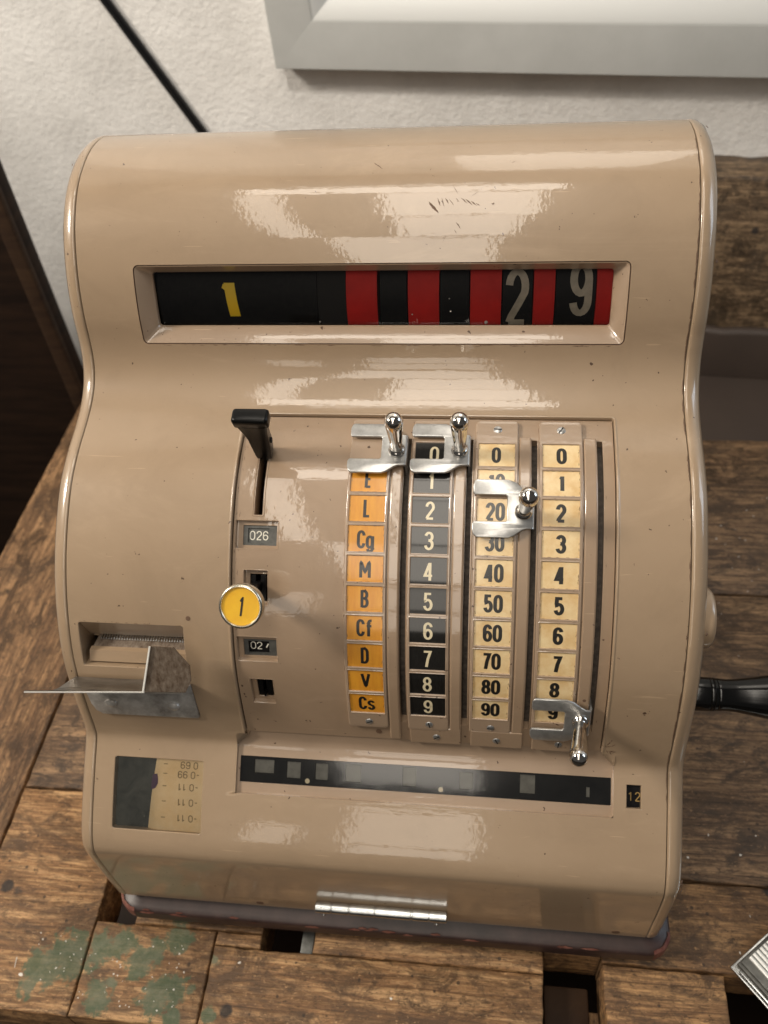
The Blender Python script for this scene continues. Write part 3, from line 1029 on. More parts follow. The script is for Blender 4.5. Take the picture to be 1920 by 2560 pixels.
# bare patches and specks
for k in range(26):
    scratch(mb, -.0835 + random.uniform(-.0012, .002), random.uniform(.25, .385), random.uniform(.0008, .003), random.uniform(.0002, .0005), R_(90) + random.uniform(-.4, .4), h=hp + .0001)
for k in range(14):
    scratch(mb, random.choice([.0266, .0659, .1058, .1459]) + random.uniform(-.0006, .001), random.uniform(.2, .39), random.uniform(.0008, .003), random.uniform(.0002, .0005), R_(90), h=hp + .0001)
panel = part(mb, 'keyboard_panel', [M['panel'], M['chip']], sharp=40)
mb = MB()
rim(mb, PANEL, .002, [(-.0003, -.0040), (-.0016, -.0042)], open_bottom=True)
part(mb, 'seam_shadow_gap', M['dark'], panel)
mb = MB()
sheet(mb, -.010, .150, .19, .40, -.0085, xstep=.03, sstep=.004)
part(mb, 'inner_plate', M['slotfloor'], panel)

# raised guide rails beside the slots
for i, c in enumerate(CX):
    x0, x1 = c + .0138, SL[i][0] - .0002
    mb = MB()
    raised(mb, (x0, x1, .1775, .3935), .0006, .0002, -.0040, rnd=.0012)
    part(mb, 'guide_rail', M['panel'], panel)
    # skirt under the strip, lapping over the apron
    mb = MB()
    x0 = [.0138, .0276, .0672, .1070][i]
    raised(mb, (x0, SL[i][0] - .0002, .1757, .1905), .0006, [hp, .0002, .0005, .0008][i], -.004, rnd=.0006)
    part(mb, 'panel_skirt', M['panel'], panel)
# flat strips right of each slot
for i in range(3):
    mb = MB()
    raised(mb, (SL[i][1] + .0004, CX[i + 1] - .0137, .1925, .3925), .0003, hp + .0005, -.004, rnd=.0004)
    part(mb, 'slot_edge', M['panel'], panel)


def screw(x, s, h, r, parent, ang, mat='steel'):
    mb = MB()
    F = frame_at(x, s, h) @ Matrix.Rotation(ang, 4, 'Z')
    lathe(mb, [(r * 1.12, -.0002), (r * 1.12, 0.00005), (r, .0002), (r * .9, .00055), (r * .5, .0008), (r * .05, .0009)], F, 22)
    v = [F @ Vector(p) for p in ((-r * .9, -r * .14, .00096), (r * .9, -r * .14, .00096), (r * .9, r * .14, .00096), (-r * .9, r * .14, .00096))]
    mb.add(v, [(0, 1, 2, 3)], 1)
    return part(mb, 'screw', [M[mat], M['dark']], parent)


PITCH, T0, TH = .01884, .3882, .0166
CHARS = [[None, 'E', 'L', 'Cg', 'M', 'B', 'Cf', 'D', 'V', 'Cs'], list('0123456789'), ['0'] + ['%d0' % i for i in range(1, 10)], list('0123456789')]
TILE = ['orange', 'blacktile', 'ivory', 'ivory']
TCOL = ['orange', 'black', 'cream', 'cream']
HT = .0004
for i, c in enumerate(CX):
    mb = MB()
    hs = []
    for j in range(10):
        if CHARS[i][j] is None:
            continue
        top = T0 - PITCH * j
        hs.append((c - .0114, c + .0114, top - TH, top, .0004))
    raised(mb, (c - .0133, c + .0133, .1885, .4053), .0026, HT, -.0030, rnd=.0007, holes=hs)
    for h_ in hs:
        rim(mb, h_[:4], .0004, [(.0006, HT), (.0003, HT + .00022), (0, HT + .0001), (-.0002, HT - .0004), (-.0003, HT - .0014)])
    for k in range(16):
        j = random.randrange(1, 10)
        scratch(mb, c + random.uniform(-.010, .010), T0 - PITCH * j + random.uniform(.0003, .0009), random.uniform(.0006, .003), random.uniform(.0002, .0004), 0, h=HT + .00005)
    strip = part(mb, 'label_strip', [M['strip'], M['chip']], sharp=40)
    strip['label'] = 'label strip holding the %s tiles' % ['orange letter', 'black digit', 'cream tens', 'cream units'][i]
    for j in range(10):
        ch_ = CHARS[i][j]
        if ch_ is None:
            continue
        top = T0 - PITCH * j
        mb = MB()
        sheet(mb, c - .0112, c + .0112, top - TH + .0001, top - .0001, HT - .0007, xstep=.0225, sstep=.0016)
        dx = random.uniform(-.0003, .0003) + (.0008 if i == 1 and j == 0 else 0)
        H = .0114
        put = lambda u, v, k: P3(u, v, HT - .00062 + .00002 * k)
        two = len(ch_) == 2
        cy = top - TH * (.50 if i != 1 else .52) - (.0006 if ch_ in ('Cg',) else 0)
        W = [.0054, .0058, .0058, .0063][i]
        if ch_ == '1' and i:
            W = .0048
        text(mb, put, ch_, c + dx, cy, H, W if ch_ not in ('L', 'E', 'B', 'D') else .0052, [.0019, .0017, .0022, .0024][i], [.0016, .0014, .0018, .0019][i], gap=.0002)
        if i != 1:
            for q in range(9):
                sx = c + random.choice([-.0108, .0108]) + random.uniform(-.0003, .0003)
                scratch(mb, sx, top - random.uniform(.001, .015), random.uniform(.0008, .0025), random.uniform(.0001, .0003), R_(90), mi=2, h=HT - .00060)
            for q in range(9):
                scratch(mb, c + random.uniform(-.01, .01), random.choice([top - TH + .0003, top - .0003]), random.uniform(.0006, .003), random.uniform(.0001, .0003), 0, mi=2, h=HT - .00060)
        t = part(mb, 'number_tile' if i else 'letter_tile', [M[TILE[i]], M['creamink' if i == 1 else 'ink'], M['chip']], strip, merge=False)
        t['label'] = '%s tile printed %s' % (TCOL[i], ch_)
    screw(c + .0003, .3986, HT - .0002, .0027, strip, 1.1 + i)
    screw(c + .0006, .1942, HT - .0002, .0025, strip, .5 + i * 1.3)
for (x, a) in ((.0062, 9), (.0449, .6), (.0841, 2.0), (.1240, 1.5)):
    if a != 9:
        screw(x, .1822, {.0449: .0002, .0841: .0005, .1240: .0008}[x] - .0002, .0025, panel, a)
    else:
        mb = MB()
        lathe(mb, [(.0021, .0003), (.0010, .0004), (.0002, .0004)], frame_at(x, .1822, hp), 16)
        part(mb, 'screw_hole', M['chip'], panel)

# ---- selector levers
FORK = [(-.0118, .0176), (.0075, .0176), (.0120, .0160), (.0165, .0120), (.0195, .0098), (.0222, .0094), (.0226, .0085), (.0226, -.0115), (.0220, -.0126), (.0185, -.0126), (.0160, -.0136), (.0110, -.0172), (.0080, -.0184),
        (-.0112, -.0184), (-.0132, -.0166), (-.0140, -.0140), (-.0140, -.0100), (-.0130, -.0084), (.0060, -.0084), (.0070, -.0074), (.0070, .0070), (.0060, .0080), (-.0128, .0080), (-.0137, .0094), (-.0137, .0140), (-.0130, .0165)]


def offset_poly(P, d):
    out = []
    n = len(P)
    for i in range(n):
        a, b, c = Vector(P[i - 1]), Vector(P[i]), Vector(P[(i + 1) % n])
        d1, d2 = (b - a).normalized(), (c - b).normalized()
        n1, n2 = Vector((-d1.y, d1.x)), Vector((-d2.y, d2.x))
        mm = (n1 + n2)
        mm = mm / max(mm.dot(n1), .5)
        out.append(tuple(b + mm * d))
    return out


def area2(P):
    return sum(P[i - 1][0] * P[i][1] - P[i][0] * P[i - 1][1] for i in range(len(P)))


def plate(mb, P, z0, z1, M4, b=.0004, mi=0):
    """flat plate with rounded top edge in local x,y"""
    if area2(P) < 0:
        P = P[::-1]
    rings = [(0, z0), (0, z1 - b), (b * .3, z1 - b * .3), (b, z1)]
    vs, fs = [], []
    n = len(P)
    for d, z in rings:
        for (x, y) in (offset_poly(P, d) if d else P):
            vs.append(M4 @ Vector((x, y, z)))
    for i in range(len(rings) - 1):
        for k in range(n):
            k2 = (k + 1) % n
            fs.append((i * n + k, i * n + k2, (i + 1) * n + k2, (i + 1) * n + k))
    top = [Vector((x, y, 0)) for x, y in offset_poly(P, b)]
    for t in tessellate_polygon([top]):
        t = list(t)
        a, b_, c_ = (top[q] for q in t)
        if (b_ - a).cross(c_ - a).z < 0:
            t = t[::-1]
        fs.append(tuple(3 * n + q for q in t))
        fs.append(tuple(q for q in t[::-1]))
    mb.add(vs, fs, mi)


KNOB = [(.0012, -.0008), (.0050, -.0002), (.0054, .0006), (.0053, .0014), (.0046, .0024), (.0040, .0030), (.0037, .0036), (.00365, .0046), (.0039, .0080), (.0043, .0140), (.0048, .0200), (.0052, .0245), (.0056, .0280), (.00575, .0305), (.0055, .0329), (.0048, .0348), (.0036, .0361), (.0020, .0368), (.0004, .0370)]
LEV = [(0, .3815, .0006, .0009), (1, .3822, .0003, .0006), (2, .3440, .0017, .0034), (3, .2082, -.0034, .0027)]
LL = ['chrome fork lever over the blank top of the orange strip', 'chrome fork lever over the black zero', 'chrome fork lever set at 20', 'chrome fork lever set low over the last cream tile']
for (i, s, tx_, ty_) in LEV:
    F = frame_at(CX[i], s, .0028)
    mb = MB()
    plate(mb, FORK, 0, .0014, F, .0005)
    # tongue that bends down into the slot
    z = .0014
    prof = [(.0212, z), (.0224, z - .0003), (.0232, z - .0012), (.0235, z - .0026), (.0235, -.014), (.0223, -.014), (.0223, -.001), (.0212, 0)]
    n = len(prof)
    vs = [F @ Vector((x, y, zz)) for y in (-.0124, .0092) for x, zz in prof]
    fs = [(k, k + n, (k + 1) % n + n, (k + 1) % n) for k in range(n)] + [tuple(range(n)), tuple(range(2 * n - 1, n - 1, -1))]
    mb.add(vs, fs)
    lev = part(mb, 'selector_lever', M['steel'], sharp=45)
    lev['label'] = LL[i]
    base = F @ Vector((.0168, -.0022 if i != 3 else .0006, .0014))
    d = (F.to_3x3() @ Vector((tx_, ty_, .031))).normalized()
    mb = MB()
    prof = []
    K = [Vector(k) for k in KNOB]
    kk = catmull([tuple(k) for k in KNOB], 4)
    lathe(mb, [(max(k.x, .0002), k.y) for k in kk], Matrix.Translation(base) @ d.to_track_quat('Z', 'Y').to_matrix().to_4x4(), 40)
    part(mb, 'knob', M['chrome'], lev, sharp=60)

# ---- black T-handled lever
F = frame_at(-.0685, .3785, 0)
mb = MB()


def loft_boxes(mb, secs, F, mi=0, r=.0012):
    """secs = (cx, cy, z, wx, wy): rounded rectangular sections"""
    rings = []
    for (cx, cy, z, wx, wy) in secs:
        rr = min(r, wx * .3, wy * .3)
        o = []
        for (sx, sy, a0) in ((1, -1, -90), (1, 1, 0), (-1, 1, 90), (-1, -1, 180)):
            for k in range(4):
                a = math.radians(a0 + k * 30)
                o.append((cx + sx * (wx / 2 - rr) + rr * math.cos(a), cy + sy * (wy / 2 - rr) + rr * math.sin(a)))
        rings.append([F @ Vector((x, y, z)) for x, y in o])
    n = len(rings[0])
    vs = [p for r_ in rings for p in r_]
    fs = [(i * n + k, i * n + (k + 1) % n, (i + 1) * n + (k + 1) % n, (i + 1) * n + k) for i in range(len(rings) - 1) for k in range(n)]
    fs.append(tuple(range(n))[::-1])
    fs.append(tuple((len(rings) - 1) * n + k for k in range(n)))
    mb.add(vs, fs, mi)


loft_boxes(mb, [(0, 0, -.010, .0036, .010), (0, 0, .001, .0036, .010), (0, 0, .0012, .0098, .0105), (0, 0, .004, .0105, .0105), (.0004, 0, .014, .0125, .009), (.0004, 0, .022, .0135, .008), (0, 0, .028, .0155, .0075), (0, 0, .034, .0180, .008), (0, 0, .0365, .0190, .0085)], F)
arm = part(mb, 'function_lever', M['black'], sharp=40)
mb = MB()
loft_boxes(mb, [(0, 0, .0366, .0200, .0070), (0, 0, .0375, .0222, .0092), (0, 0, .0435, .0226, .0098), (0, 0, .0450, .0212, .0084), (0, 0, .0453, .0190, .0066)], F, r=.0018)
part(mb, 'handle_bar', M['black'], arm, sharp=50)
mb = MB()
lathe(mb, [(.0019, 0), (.0018, .0008), (.0006, .0011)], F @ Matrix.Translation((.0068, 0, .016)) @ Matrix.Rotation(R_(90), 4, 'Y'), 16)
part(mb, 'pivot_pin', M['dark'], arm)

# ---- round yellow knob on its lever
mb = MB()
F = frame_at(-.0695, .2880, 0)
loft_boxes(mb, [(0, .002, -.012, .0050, .006), (0, .002, .004, .0056, .0075), (.0008, .000, .020, .0066, .008), (.0015, -.001, .034, .0070, .0085)], F)
stalk = part(mb, 'knob_stalk', M['black'])
Kc = P3(-.0676, .2869, .0335)
ax = (P3(-.0676, .2869, .05) - P3(-.0676, .2869, 0)).normalized()
ax = (ax + Vector((.02, 0, .04))).normalized()
MK = Matrix.Translation(Kc) @ ax.to_track_quat('Z', 'Y').to_matrix().to_4x4()
mb = MB()
lathe(mb, [(.0095, -.0025), (.0120, -.0020), (.0131, -.0005), (.0134, .0020), (.0134, .0050), (.0131, .0060), (.0124, .0066), (.0117, .0066), (.0112, .0060), (.0111, .0052)], MK, 64, cap=False)
mb.add([MK @ Vector((.0095 * math.cos(2 * math.pi * k / 32), .0095 * math.sin(2 * math.pi * k / 32), -.0025)) for k in range(32)], [tuple(range(32))[::-1]])
krim = part(mb, 'knob_rim', M['brass'], stalk, sharp=50)
mb = MB()
xv = Vector((1, 0, 0)) - ax * ax.x
xv.normalize()
yv = ax.cross(xv)
o_ = Kc + ax * .0054
mb.add([o_ + (xv * math.cos(2 * math.pi * k / 48) + yv * math.sin(2 * math.pi * k / 48)) * .0112 for k in range(48)], [tuple(range(48))])
text(mb, lambda u, v, k: o_ + xv * u + yv * v + ax * (.00015 + .00003 * k), '1', 0.0002, 0, .0125, .0040, .0012, .0011, slant=.12, maxlen=.004)
part(mb, 'knob_disc', [M['yellow'], M['ink']], stalk, smooth=False)

# ---- recesses on the left of the panel


def recess_floor(rect, h, mat, name='recess_floor', parent=panel, hole=None):
    mb = MB()
    sheet(mb, rect[0] + .0002, rect[1] - .0002, rect[2] + .0002, rect[3] - .0002, h, holes=[(*hole, .0003)] if hole else (), xstep=.01)
    if hole:
        rim(mb, hole, .0003, [(0, h), (-.0002, h - .0003), (-.0002, h - .004)])
    return part(mb, name, mat, parent)


hin = hp - .0034
for (rect, inner, digits) in ((CN1, (-.0799, -.0577, .3168, .3302), '026'), (CN2, (-.0801, -.0580, .2409, .2536), '02')):
    recess_floor(rect, hin, M['panel'], hole=inner)
    mb = MB()
    win = (inner[0] + .0030, inner[1] - .0052, inner[2] + .0018, inner[3] - .0018)
    sheet(mb, inner[0], inner[1], inner[2], inner[3], hin - .0010, holes=[(*win, .0002)], xstep=.01)
    rim(mb, win, .0002, [(0, hin - .0010), (-.0001, hin - .0012), (-.0001, hin - .0026)])
    ctr = part(mb, 'digit_counter', M['counter'])
    ctr['label'] = 'small mechanical counter reading %s' % ('026' if digits == '026' else '02 and part of a 7')
    mb = MB()
    hh = hin - .0024
    sheet(mb, win[0], win[1], win[2], win[3], hh, xstep=.02)
    wd = (win[1] - win[0])
    cyw = .5 * (win[2] + win[3])
    put = lambda u, v, k: P3(u, v, hh + .0002 + .00003 * k)
    if digits == '026':
        text(mb, put, '026', .5 * (win[0] + win[1]), cyw, .0062, .0036, .0007, .0007, gap=.0007)
    else:
        text(mb, put, '02', win[0] + .0050, cyw + .0006, .0056, .0036, .0006, .0006, gap=.0006)
        for qd in ribbon([(win[1] - .0024, cyw - .0008), (win[1] - .0009, cyw + .0022)], False, .0009, .0009):
            mb.add([put(p.x, p.y, 0) for p in qd], [(0, 1, 2, 3)], 1)
    part(mb, 'counter_wheel', [M['counter'] if digits == '026' else M['drumblack'], M['whiteink']], ctr)
recess_floor(KS, hin, M['panel'], hole=(-.0745, -.0630, .2800, .2985))
recess_floor(SM, hin, M['panel'], hole=(-.0737, -.0630, .2065, .2228))
for (x0, x1, s0, s1) in ((-.0745, -.0630, .2800, .2985), (-.0737, -.0630, .2065, .2228)):
    mb = MB()
    for (a, b) in ((x0 + .0003, x0 + .0038), (x1 - .0048, x1 - .0010)):
        raised(mb, (a, b, s0 + .0003, s1 - .0008), .0006, hin - .0006, hin - .005, rnd=.0004)
    part(mb, 'slot_block', M['black'], panel)
mb = MB()
loft_boxes(mb, [(0, 0, -.0075, .0014, .003), (0, 0, -.0030, .0014, .003)], frame_at(-.0683, .2105))
part(mb, 'small_switch', M['black'], panel)

# ---- receipt opening and cutter
mb = MB()
rx0, rx1 = RECEIPT[0] + .0005, RECEIPT[1] - .0005
A = [(.2625, -.0008), (.2475, -.0150), (.2475, -.019), (.2435, -.019)]
for (a, b) in zip(A, A[1:]):
    mb.add([P3(rx0, *a), P3(rx1, *a), P3(rx1, *b), P3(rx0, *b)], [(0, 1, 2, 3)])
for x, fl in ((rx0, 0), (rx1, 1)):
    q = [P3(x, .2625, -.0006), P3(x, .2309, -.0006), P3(x, .2309, -.02), P3(x, .2475, -.02)]
    mb.add(q, [(0, 1, 2, 3) if fl else (3, 2, 1, 0)])
mb.add([P3(rx0, .2309, -.0006), P3(rx1, .2309, -.0006), P3(rx1, .2309, -.02), P3(rx0, .2309, -.02)], [(0, 1, 2, 3)])
throat = part(mb, 'receipt_throat', M['paint'], smooth=False)
mb = MB()
loft = [(.2412, -.0085), (.2400, -.0050), (.2325, -.0030), (.2318, -.0120)]
for (a, b) in zip(loft, loft[1:]):
    mb.add([P3(rx0 + .003, *a), P3(rx1 - .0002, *a), P3(rx1 - .0002, *b), P3(rx0 + .003, *b)], [(0, 1, 2, 3)])
part(mb, 'throat_bar', M['paint'], throat, smooth=False)
mb = MB()
mb.add([P3(rx0 + .006, .2468, -.0160), P3(rx1, .2468, -.0160), P3(rx1, .2408, -.0086), P3(rx0 + .004, .2408, -.0086)], [(0, 1, 2, 3)])
part(mb, 'paper_guide', M['rusty'], throat, smooth=False)
mb = MB()
nt_ = 34
for k in range(nt_):
    xa = rx0 + .008 + (rx1 - rx0 - .0085) * k / nt_
    wt = (rx1 - rx0 - .0085) / nt_
    mb.add([P3(xa, .2478, -.0150), P3(xa + wt * .62, .2478, -.0150), P3(xa + wt * .5, .2452, -.0118), P3(xa + wt * .12, .2452, -.0118), P3(xa + wt * .31, .2465, -.0128)],
           [(0, 4, 3), (4, 1, 2), (3, 4, 2), (0, 1, 4)])
part(mb, 'tear_teeth', M['zinc'], throat, smooth=False)
mb = MB()
F = frame_at(-.153, .2040, .0004)
plate(mb, [(-.0345, .0100), (.0360, .0160), (.0375, -.0135), (.0362, -.0146), (-.0310, -.0150), (-.0352, -.0118), (-.0375, -.0055), (-.0385, .004)], 0, .0016, F, .0004)
cutter = part(mb, 'cutter_bracket', M['sheet'], sharp=40)
for (x, y) in ((-.0225, -.0035), (.0215, -.0035)):
    mb = MB()
    lathe(mb, [(.0046, .0015), (.0046, .0020), (.0040, .0030), (.0026, .0036), (.0004, .0039)], F @ Matrix.Translation((x, y, 0)) @ Matrix.Diagonal((1, .8, 1, 1)), 24)
    part(mb, 'rivet', M['sheet'], cutter)
mb = MB()


def slab(mb, pts, th, mi=0):
    a, b, c = pts[0], pts[1], pts[2]
    n_ = (b - a).cross(c - a).normalized() * th
    k = len(pts)
    vs = list(pts) + [p + n_ for p in pts]
    mb.add(vs, [tuple(range(k))[::-1], tuple(range(k, 2 * k))] + [(i, (i + 1) % k, (i + 1) % k + k, i + k) for i in range(k)], mi)


shelf = [P3(-.1963, .2222, .0016), P3(-.1190, .2225, .0016), P3(-.1165, .2283, .0195), P3(-.2225, .2239, .0200), P3(-.2217, .2238, .0194), P3(-.2110, .2237, .0187), P3(-.2045, .2236, .0178), P3(-.2015, .2234, .0150), P3(-.1988, .2228, .0080)]
slab(mb, shelf, .0009)
part(mb, 'paper_blade', M['bladesteel'], cutter, smooth=False, bevel=0.0)
mb = MB()
slab(mb, [P3(-.2228, .2234, .0198), P3(-.1400, .2277, .0195), P3(-.1400, .2277, .0203), P3(-.2228, .2234, .0207)], .0007)
part(mb, 'polished_edge', M['polished'], cutter, smooth=False)
mb = MB()
tab = [P3(-.1398, .2284, .0203), P3(-.1125, .2290, .0203), P3(-.1080, .2365, .0200), P3(-.1078, .2460, .0200), P3(-.1175, .2570, .0200), P3(-.1317, .2572, .0200)]
slab(mb, tab, -.0010)
slab(mb, [P3(-.1410, .2283, .0205), P3(-.1396, .2283, .0215), P3(-.1313, .2574, .0212), P3(-.1326, .2574, .0203)], .0005, 1)
part(mb, 'blade_tab', [M['rusty'], M['polished']], cutter, smooth=False)

# ---- paper window
mb = MB()
hw = -.0052
sheet(mb, PAPER[0], PAPER[1], PAPER[2], PAPER[3], hw, xstep=.01)
pw = part(mb, 'journal_window', M['papershade'])
mb = MB()
xs0, xs1 = -.1520, -.1168


def paper_pt(u, v, h=.0004):
    # bulging paper
    b = .0008 * math.sin(math.pi * (v - PAPER[2]) / (PAPER[3] - PAPER[2])) - .0022 * max(0.0, min(1.0, (-.1480 - u) / .008)) ** 2 + .0009 * math.exp(-((u + .147) ** 2 + (v - .110) ** 2) / 3e-5)
    return P3(u, v, hw + .0022 + h + b)


Sx = cuts(PAPER[2] + .0004, PAPER[3] - .0004, .0025)
nxp = 12
vs = []
for s in Sx:
    f = (s - PAPER[2]) / (PAPER[3] - PAPER[2])
    xl = -.1565 + .0050 * f
    for i in range(nxp + 1):
        vs.append(paper_pt(xl + (xs1 - xl) * i / nxp, s))
fs = [(j * (nxp + 1) + i, j * (nxp + 1) + i + 1, (j + 1) * (nxp + 1) + i + 1, (j + 1) * (nxp + 1) + i) for j in range(len(Sx) - 1) for i in range(nxp)]
mb.add(vs, fs)
rowsT = [('0.69', .1470), ('-0.99', .1405), ('-0.11', .1320), ('-0.11', .1215), ('-0.11', .1105)]
for tx, s in rowsT:
    text(mb, lambda u, v, k: paper_pt(u, v, .00055 + .00002 * k), tx, -.1275, s, .0050, .0032, .0006, .0006, gap=.0006, rot=True, mi=1)
    text(mb, lambda u, v, k: paper_pt(u, v, .00055 + .00002 * k), '-', -.1445, s, .0046, .0050, .0004, .0005, rot=True, mi=1)
pts = [(-.1538, .1395), (-.1503, .1402), (-.1495, .1370), (-.1494, .1335), (-.1510, .1305), (-.1530, .1292), (-.1546, .1290), (-.1545, .1340)]
mb.add([paper_pt(u, v, .0006) for u, v in pts], [tuple(range(len(pts)))], 2)
part(mb, 'receipt_paper', [M['paper'], M['printing'], M['purple']], pw, merge=False)
mb = MB()
sheet(mb, PAPER[0] + .0004, PAPER[1] - .0004, PAPER[2] + .0004, PAPER[3] - .0004, -.0006, xstep=.01)
part(mb, 'journal_pane', M['dustyglass'], pw)

# ---- apron tray with the glass strip
mb = MB()
sheet(mb, APRON[0] - .001, APRON[1] + .001, APRON[2] - .001, .1768, -.0030, holes=[(-.0912, .1600, .1382, .1562, .0003)], xstep=.01)
rim(mb, (-.0912, .1600, .1382, .1562), .0003, [(.0003, -.0030), (0, -.0032), (0, -.0048)])
tray = part(mb, 'apron_tray', M['strip'], sharp=40)
zx = lambda z: -.0912 + (z - 58) * .0001789
WIN = [(112, 190, .1445, .1540), (240, 295, .1422, .1537), (352, 402, .1422, .1537), (470, 530, .1422, .1542), (690, 742, .1418, .1547), (905, 955, .1422, .1537), (1130, 1187, .1420, .1547), (1373, 1387, .1420, .1490)]  # first entry is a bright reflection, put in as a pale patch
mb = MB()
sheet(mb, -.0912, .1618, .1380, .1560, -.0043, xstep=.01, holes=[(zx(a), zx(b), t0, t1, .0003) for a, b, t0, t1 in WIN])
for a, b, t0, t1 in WIN:
    rim(mb, (zx(a), zx(b), t0, t1), .0003, [(0, -.0043), (-.0001, -.0045), (-.0001, -.0062)])
for z in (323, 836):
    lathe(mb, [(.0017, 0), (.0016, .0001), (.0002, .00012)], frame_at(zx(z), .1412, -.0042), 16, mi=1)
strip = part(mb, 'indicator_strip', [M['glassblack'], M['creamink']], merge=False)
for a, b, t0, t1 in WIN:
    mb = MB()
    sheet(mb, zx(a) - .0003, zx(b) + .0003, t0 - .0003, t1 + .0003, -.0058, xstep=.02)
    part(mb, 'paper_glare_patch', M['greysquare'], strip)
mb = MB()
sheet(mb, -.0912, .1618, .1380, .1560, -.0035, xstep=.01)
part(mb, 'strip_pane', M['stripglass'], strip)
mb = MB()
sheet(mb, N12[0], N12[1], N12[2], N12[3], -.0034, xstep=.01)
text(mb, lambda u, v, k: P3(u, v, -.0032 + .00003 * k), '12', .1748, .1450, .0062, .0034, .0007, .0007, gap=.0016)
part(mb, 'date_wheel', [M['drumblack'], M['goldink']])

# ---- hinge on the lower front
hz = P3(0, .0, 0)
hx0, hx1 = -.0430, .0528
cuts_h = [0, .121, .128, .257, .264, .455, .460, .730, .742, .864, .872, 1]
mb = MB()
MH = Matrix.Translation((hx0, -.0052, .0655)) @ Matrix.Rotation(R_(90), 4, 'Y')
Lh = hx1 - hx0
lathe(mb, [(.0034, 0), (.0034, Lh)], MH, 24)
hinge = part(mb, 'hinge', M['zinc'])
for a, b in zip(cuts_h[0::2], cuts_h[1::2]):
    mb = MB()
    r = .0041
    lathe(mb, [(r - .0003, a * Lh), (r, a * Lh + .0003), (r, b * Lh - .0003), (r - .0003, b * Lh)], MH, 28)
    part(mb, 'hinge_knuckle', M['zinc'], hinge, sharp=40)
for x in (hx0 + .006, hx1 - .007):
    mb = MB()
    lathe(mb, [(.0020, 0), (.0018, .0010), (.0006, .0014)], Matrix.Translation((x, -.0085, .0615)) @ Matrix.Rotation(R_(115), 4, 'X'), 14)
    part(mb, 'hinge_pin', M['zinc'], hinge)

# ---- base plate
mb = MB()


def rrect(x0, x1, y0, y1, r, n=6):
    o = []
    for (cx, cy, a0) in ((x1 - r, y0 + r, -90), (x1 - r, y1 - r, 0), (x0 + r, y1 - r, 90), (x0 + r, y0 + r, 180)):
        for k in range(n + 1):
            a = math.radians(a0 + 90 * k / n)
            o.append((cx + r * math.cos(a), cy + r * math.sin(a)))
    return o


def stack(mb, rings, mi=0, cap=True):
    n = len(rings[0])
    vs = [p for r_ in rings for p in r_]
    fs = [(i * n + k, i * n + (k + 1) % n, (i + 1) * n + (k + 1) % n, (i + 1) * n + k) for i in range(len(rings) - 1) for k in range(n)]
    if cap:
        fs.append(tuple(range(n))[::-1])
        fs.append(tuple((len(rings) - 1) * n + k for k in range(n)))
    mb.add(vs, fs, mi)


BX0, BX1, BY0, BY1 = -.2075, .2165, -.0085, .40
rg = []
for off, z in ((0.002, .016), (0, .0172), (0, .0272), (.0006, .0292), (.0020, .0306), (.0045, .0312), (.010, .034), (.020, .040)):
    rg.append([Vector((x, y, z)) for x, y in rrect(BX0 + off, BX1 - off, BY0 + off, BY1 - off, .018 - off * .5, 8)])
stack(mb, rg)
basep = part(mb, 'base_plate', [M['base'], M['basered']], sharp=35)
# worn red primer showing on the base edges: shallow flakes
for k in range(34):
    mb = MB()
    z = random.uniform(.0275, .0318)
    if k < 20:
        x = BX0 + .008 + (random.random() ** 1.6) * .25 if k < 15 else random.uniform(.0, .2)
        ln = random.uniform(.004, .014)
        pts = []
        for i in range(7):
            t = i / 6
            pts.append((x + (t - .5) * ln, z + .0016 * math.sin(math.pi * t) * random.uniform(.4, 1)))
        for i in range(5, 0, -1):
            t = i / 6
            pts.append((x + (t - .5) * ln, z - .0012 * math.sin(math.pi * t) * random.uniform(.3, 1)))
        pp = [Vector((a, BY0 - .00015 + max(0, (b - .0285)) * .5, b)) for a, b in pts]
        mb.add(pp, [tuple(range(len(pp)))])
        part(mb, 'worn_patch', M['basered'], basep, smooth=False)
# corners worn through
for (cx, a0, a1) in ((BX0 + .018, 183, 262), (BX1 - .018, 285, 357)):
    mb = MB()
    cy = BY0 + .018
    ri = []
    for k in range(13):
        a = math.radians(a0 + (a1 - a0) * k / 12)
        j = random.uniform(-.0012, .0015)
        rr1 = .01815
        ri.append([Vector((cx + rr1 * math.cos(a), cy + rr1 * math.sin(a), .0185 + max(0, j) * 2)), Vector((cx + rr1 * math.cos(a), cy + rr1 * math.sin(a), .0265)),
                   Vector((cx + (rr1 - .0005) * math.cos(a), cy + (rr1 - .0005) * math.sin(a), .0294)), Vector((cx + (rr1 - .0023 - abs(j) * .6) * math.cos(a), cy + (rr1 - .0023 - abs(j) * .6) * math.sin(a), .0315))])
    vs = [p for r_ in ri for p in r_]
    mb.add(vs, [(i * 4 + k, (i + 1) * 4 + k, (i + 1) * 4 + k + 1, i * 4 + k + 1) for i in range(12) for k in range(3)])
    part(mb, 'worn_corner', M['basered'], basep)
for (x, y) in ((-.17, .03), (.17, .03), (-.17, .36), (.17, .36)):
    mb = MB()
    lathe(mb, [(.012, -.0), (.013, .002), (.013, .0165)], Matrix.Translation((x, y, 0.0)), 24)
    part(mb, 'rubber_foot', M['black'], basep)

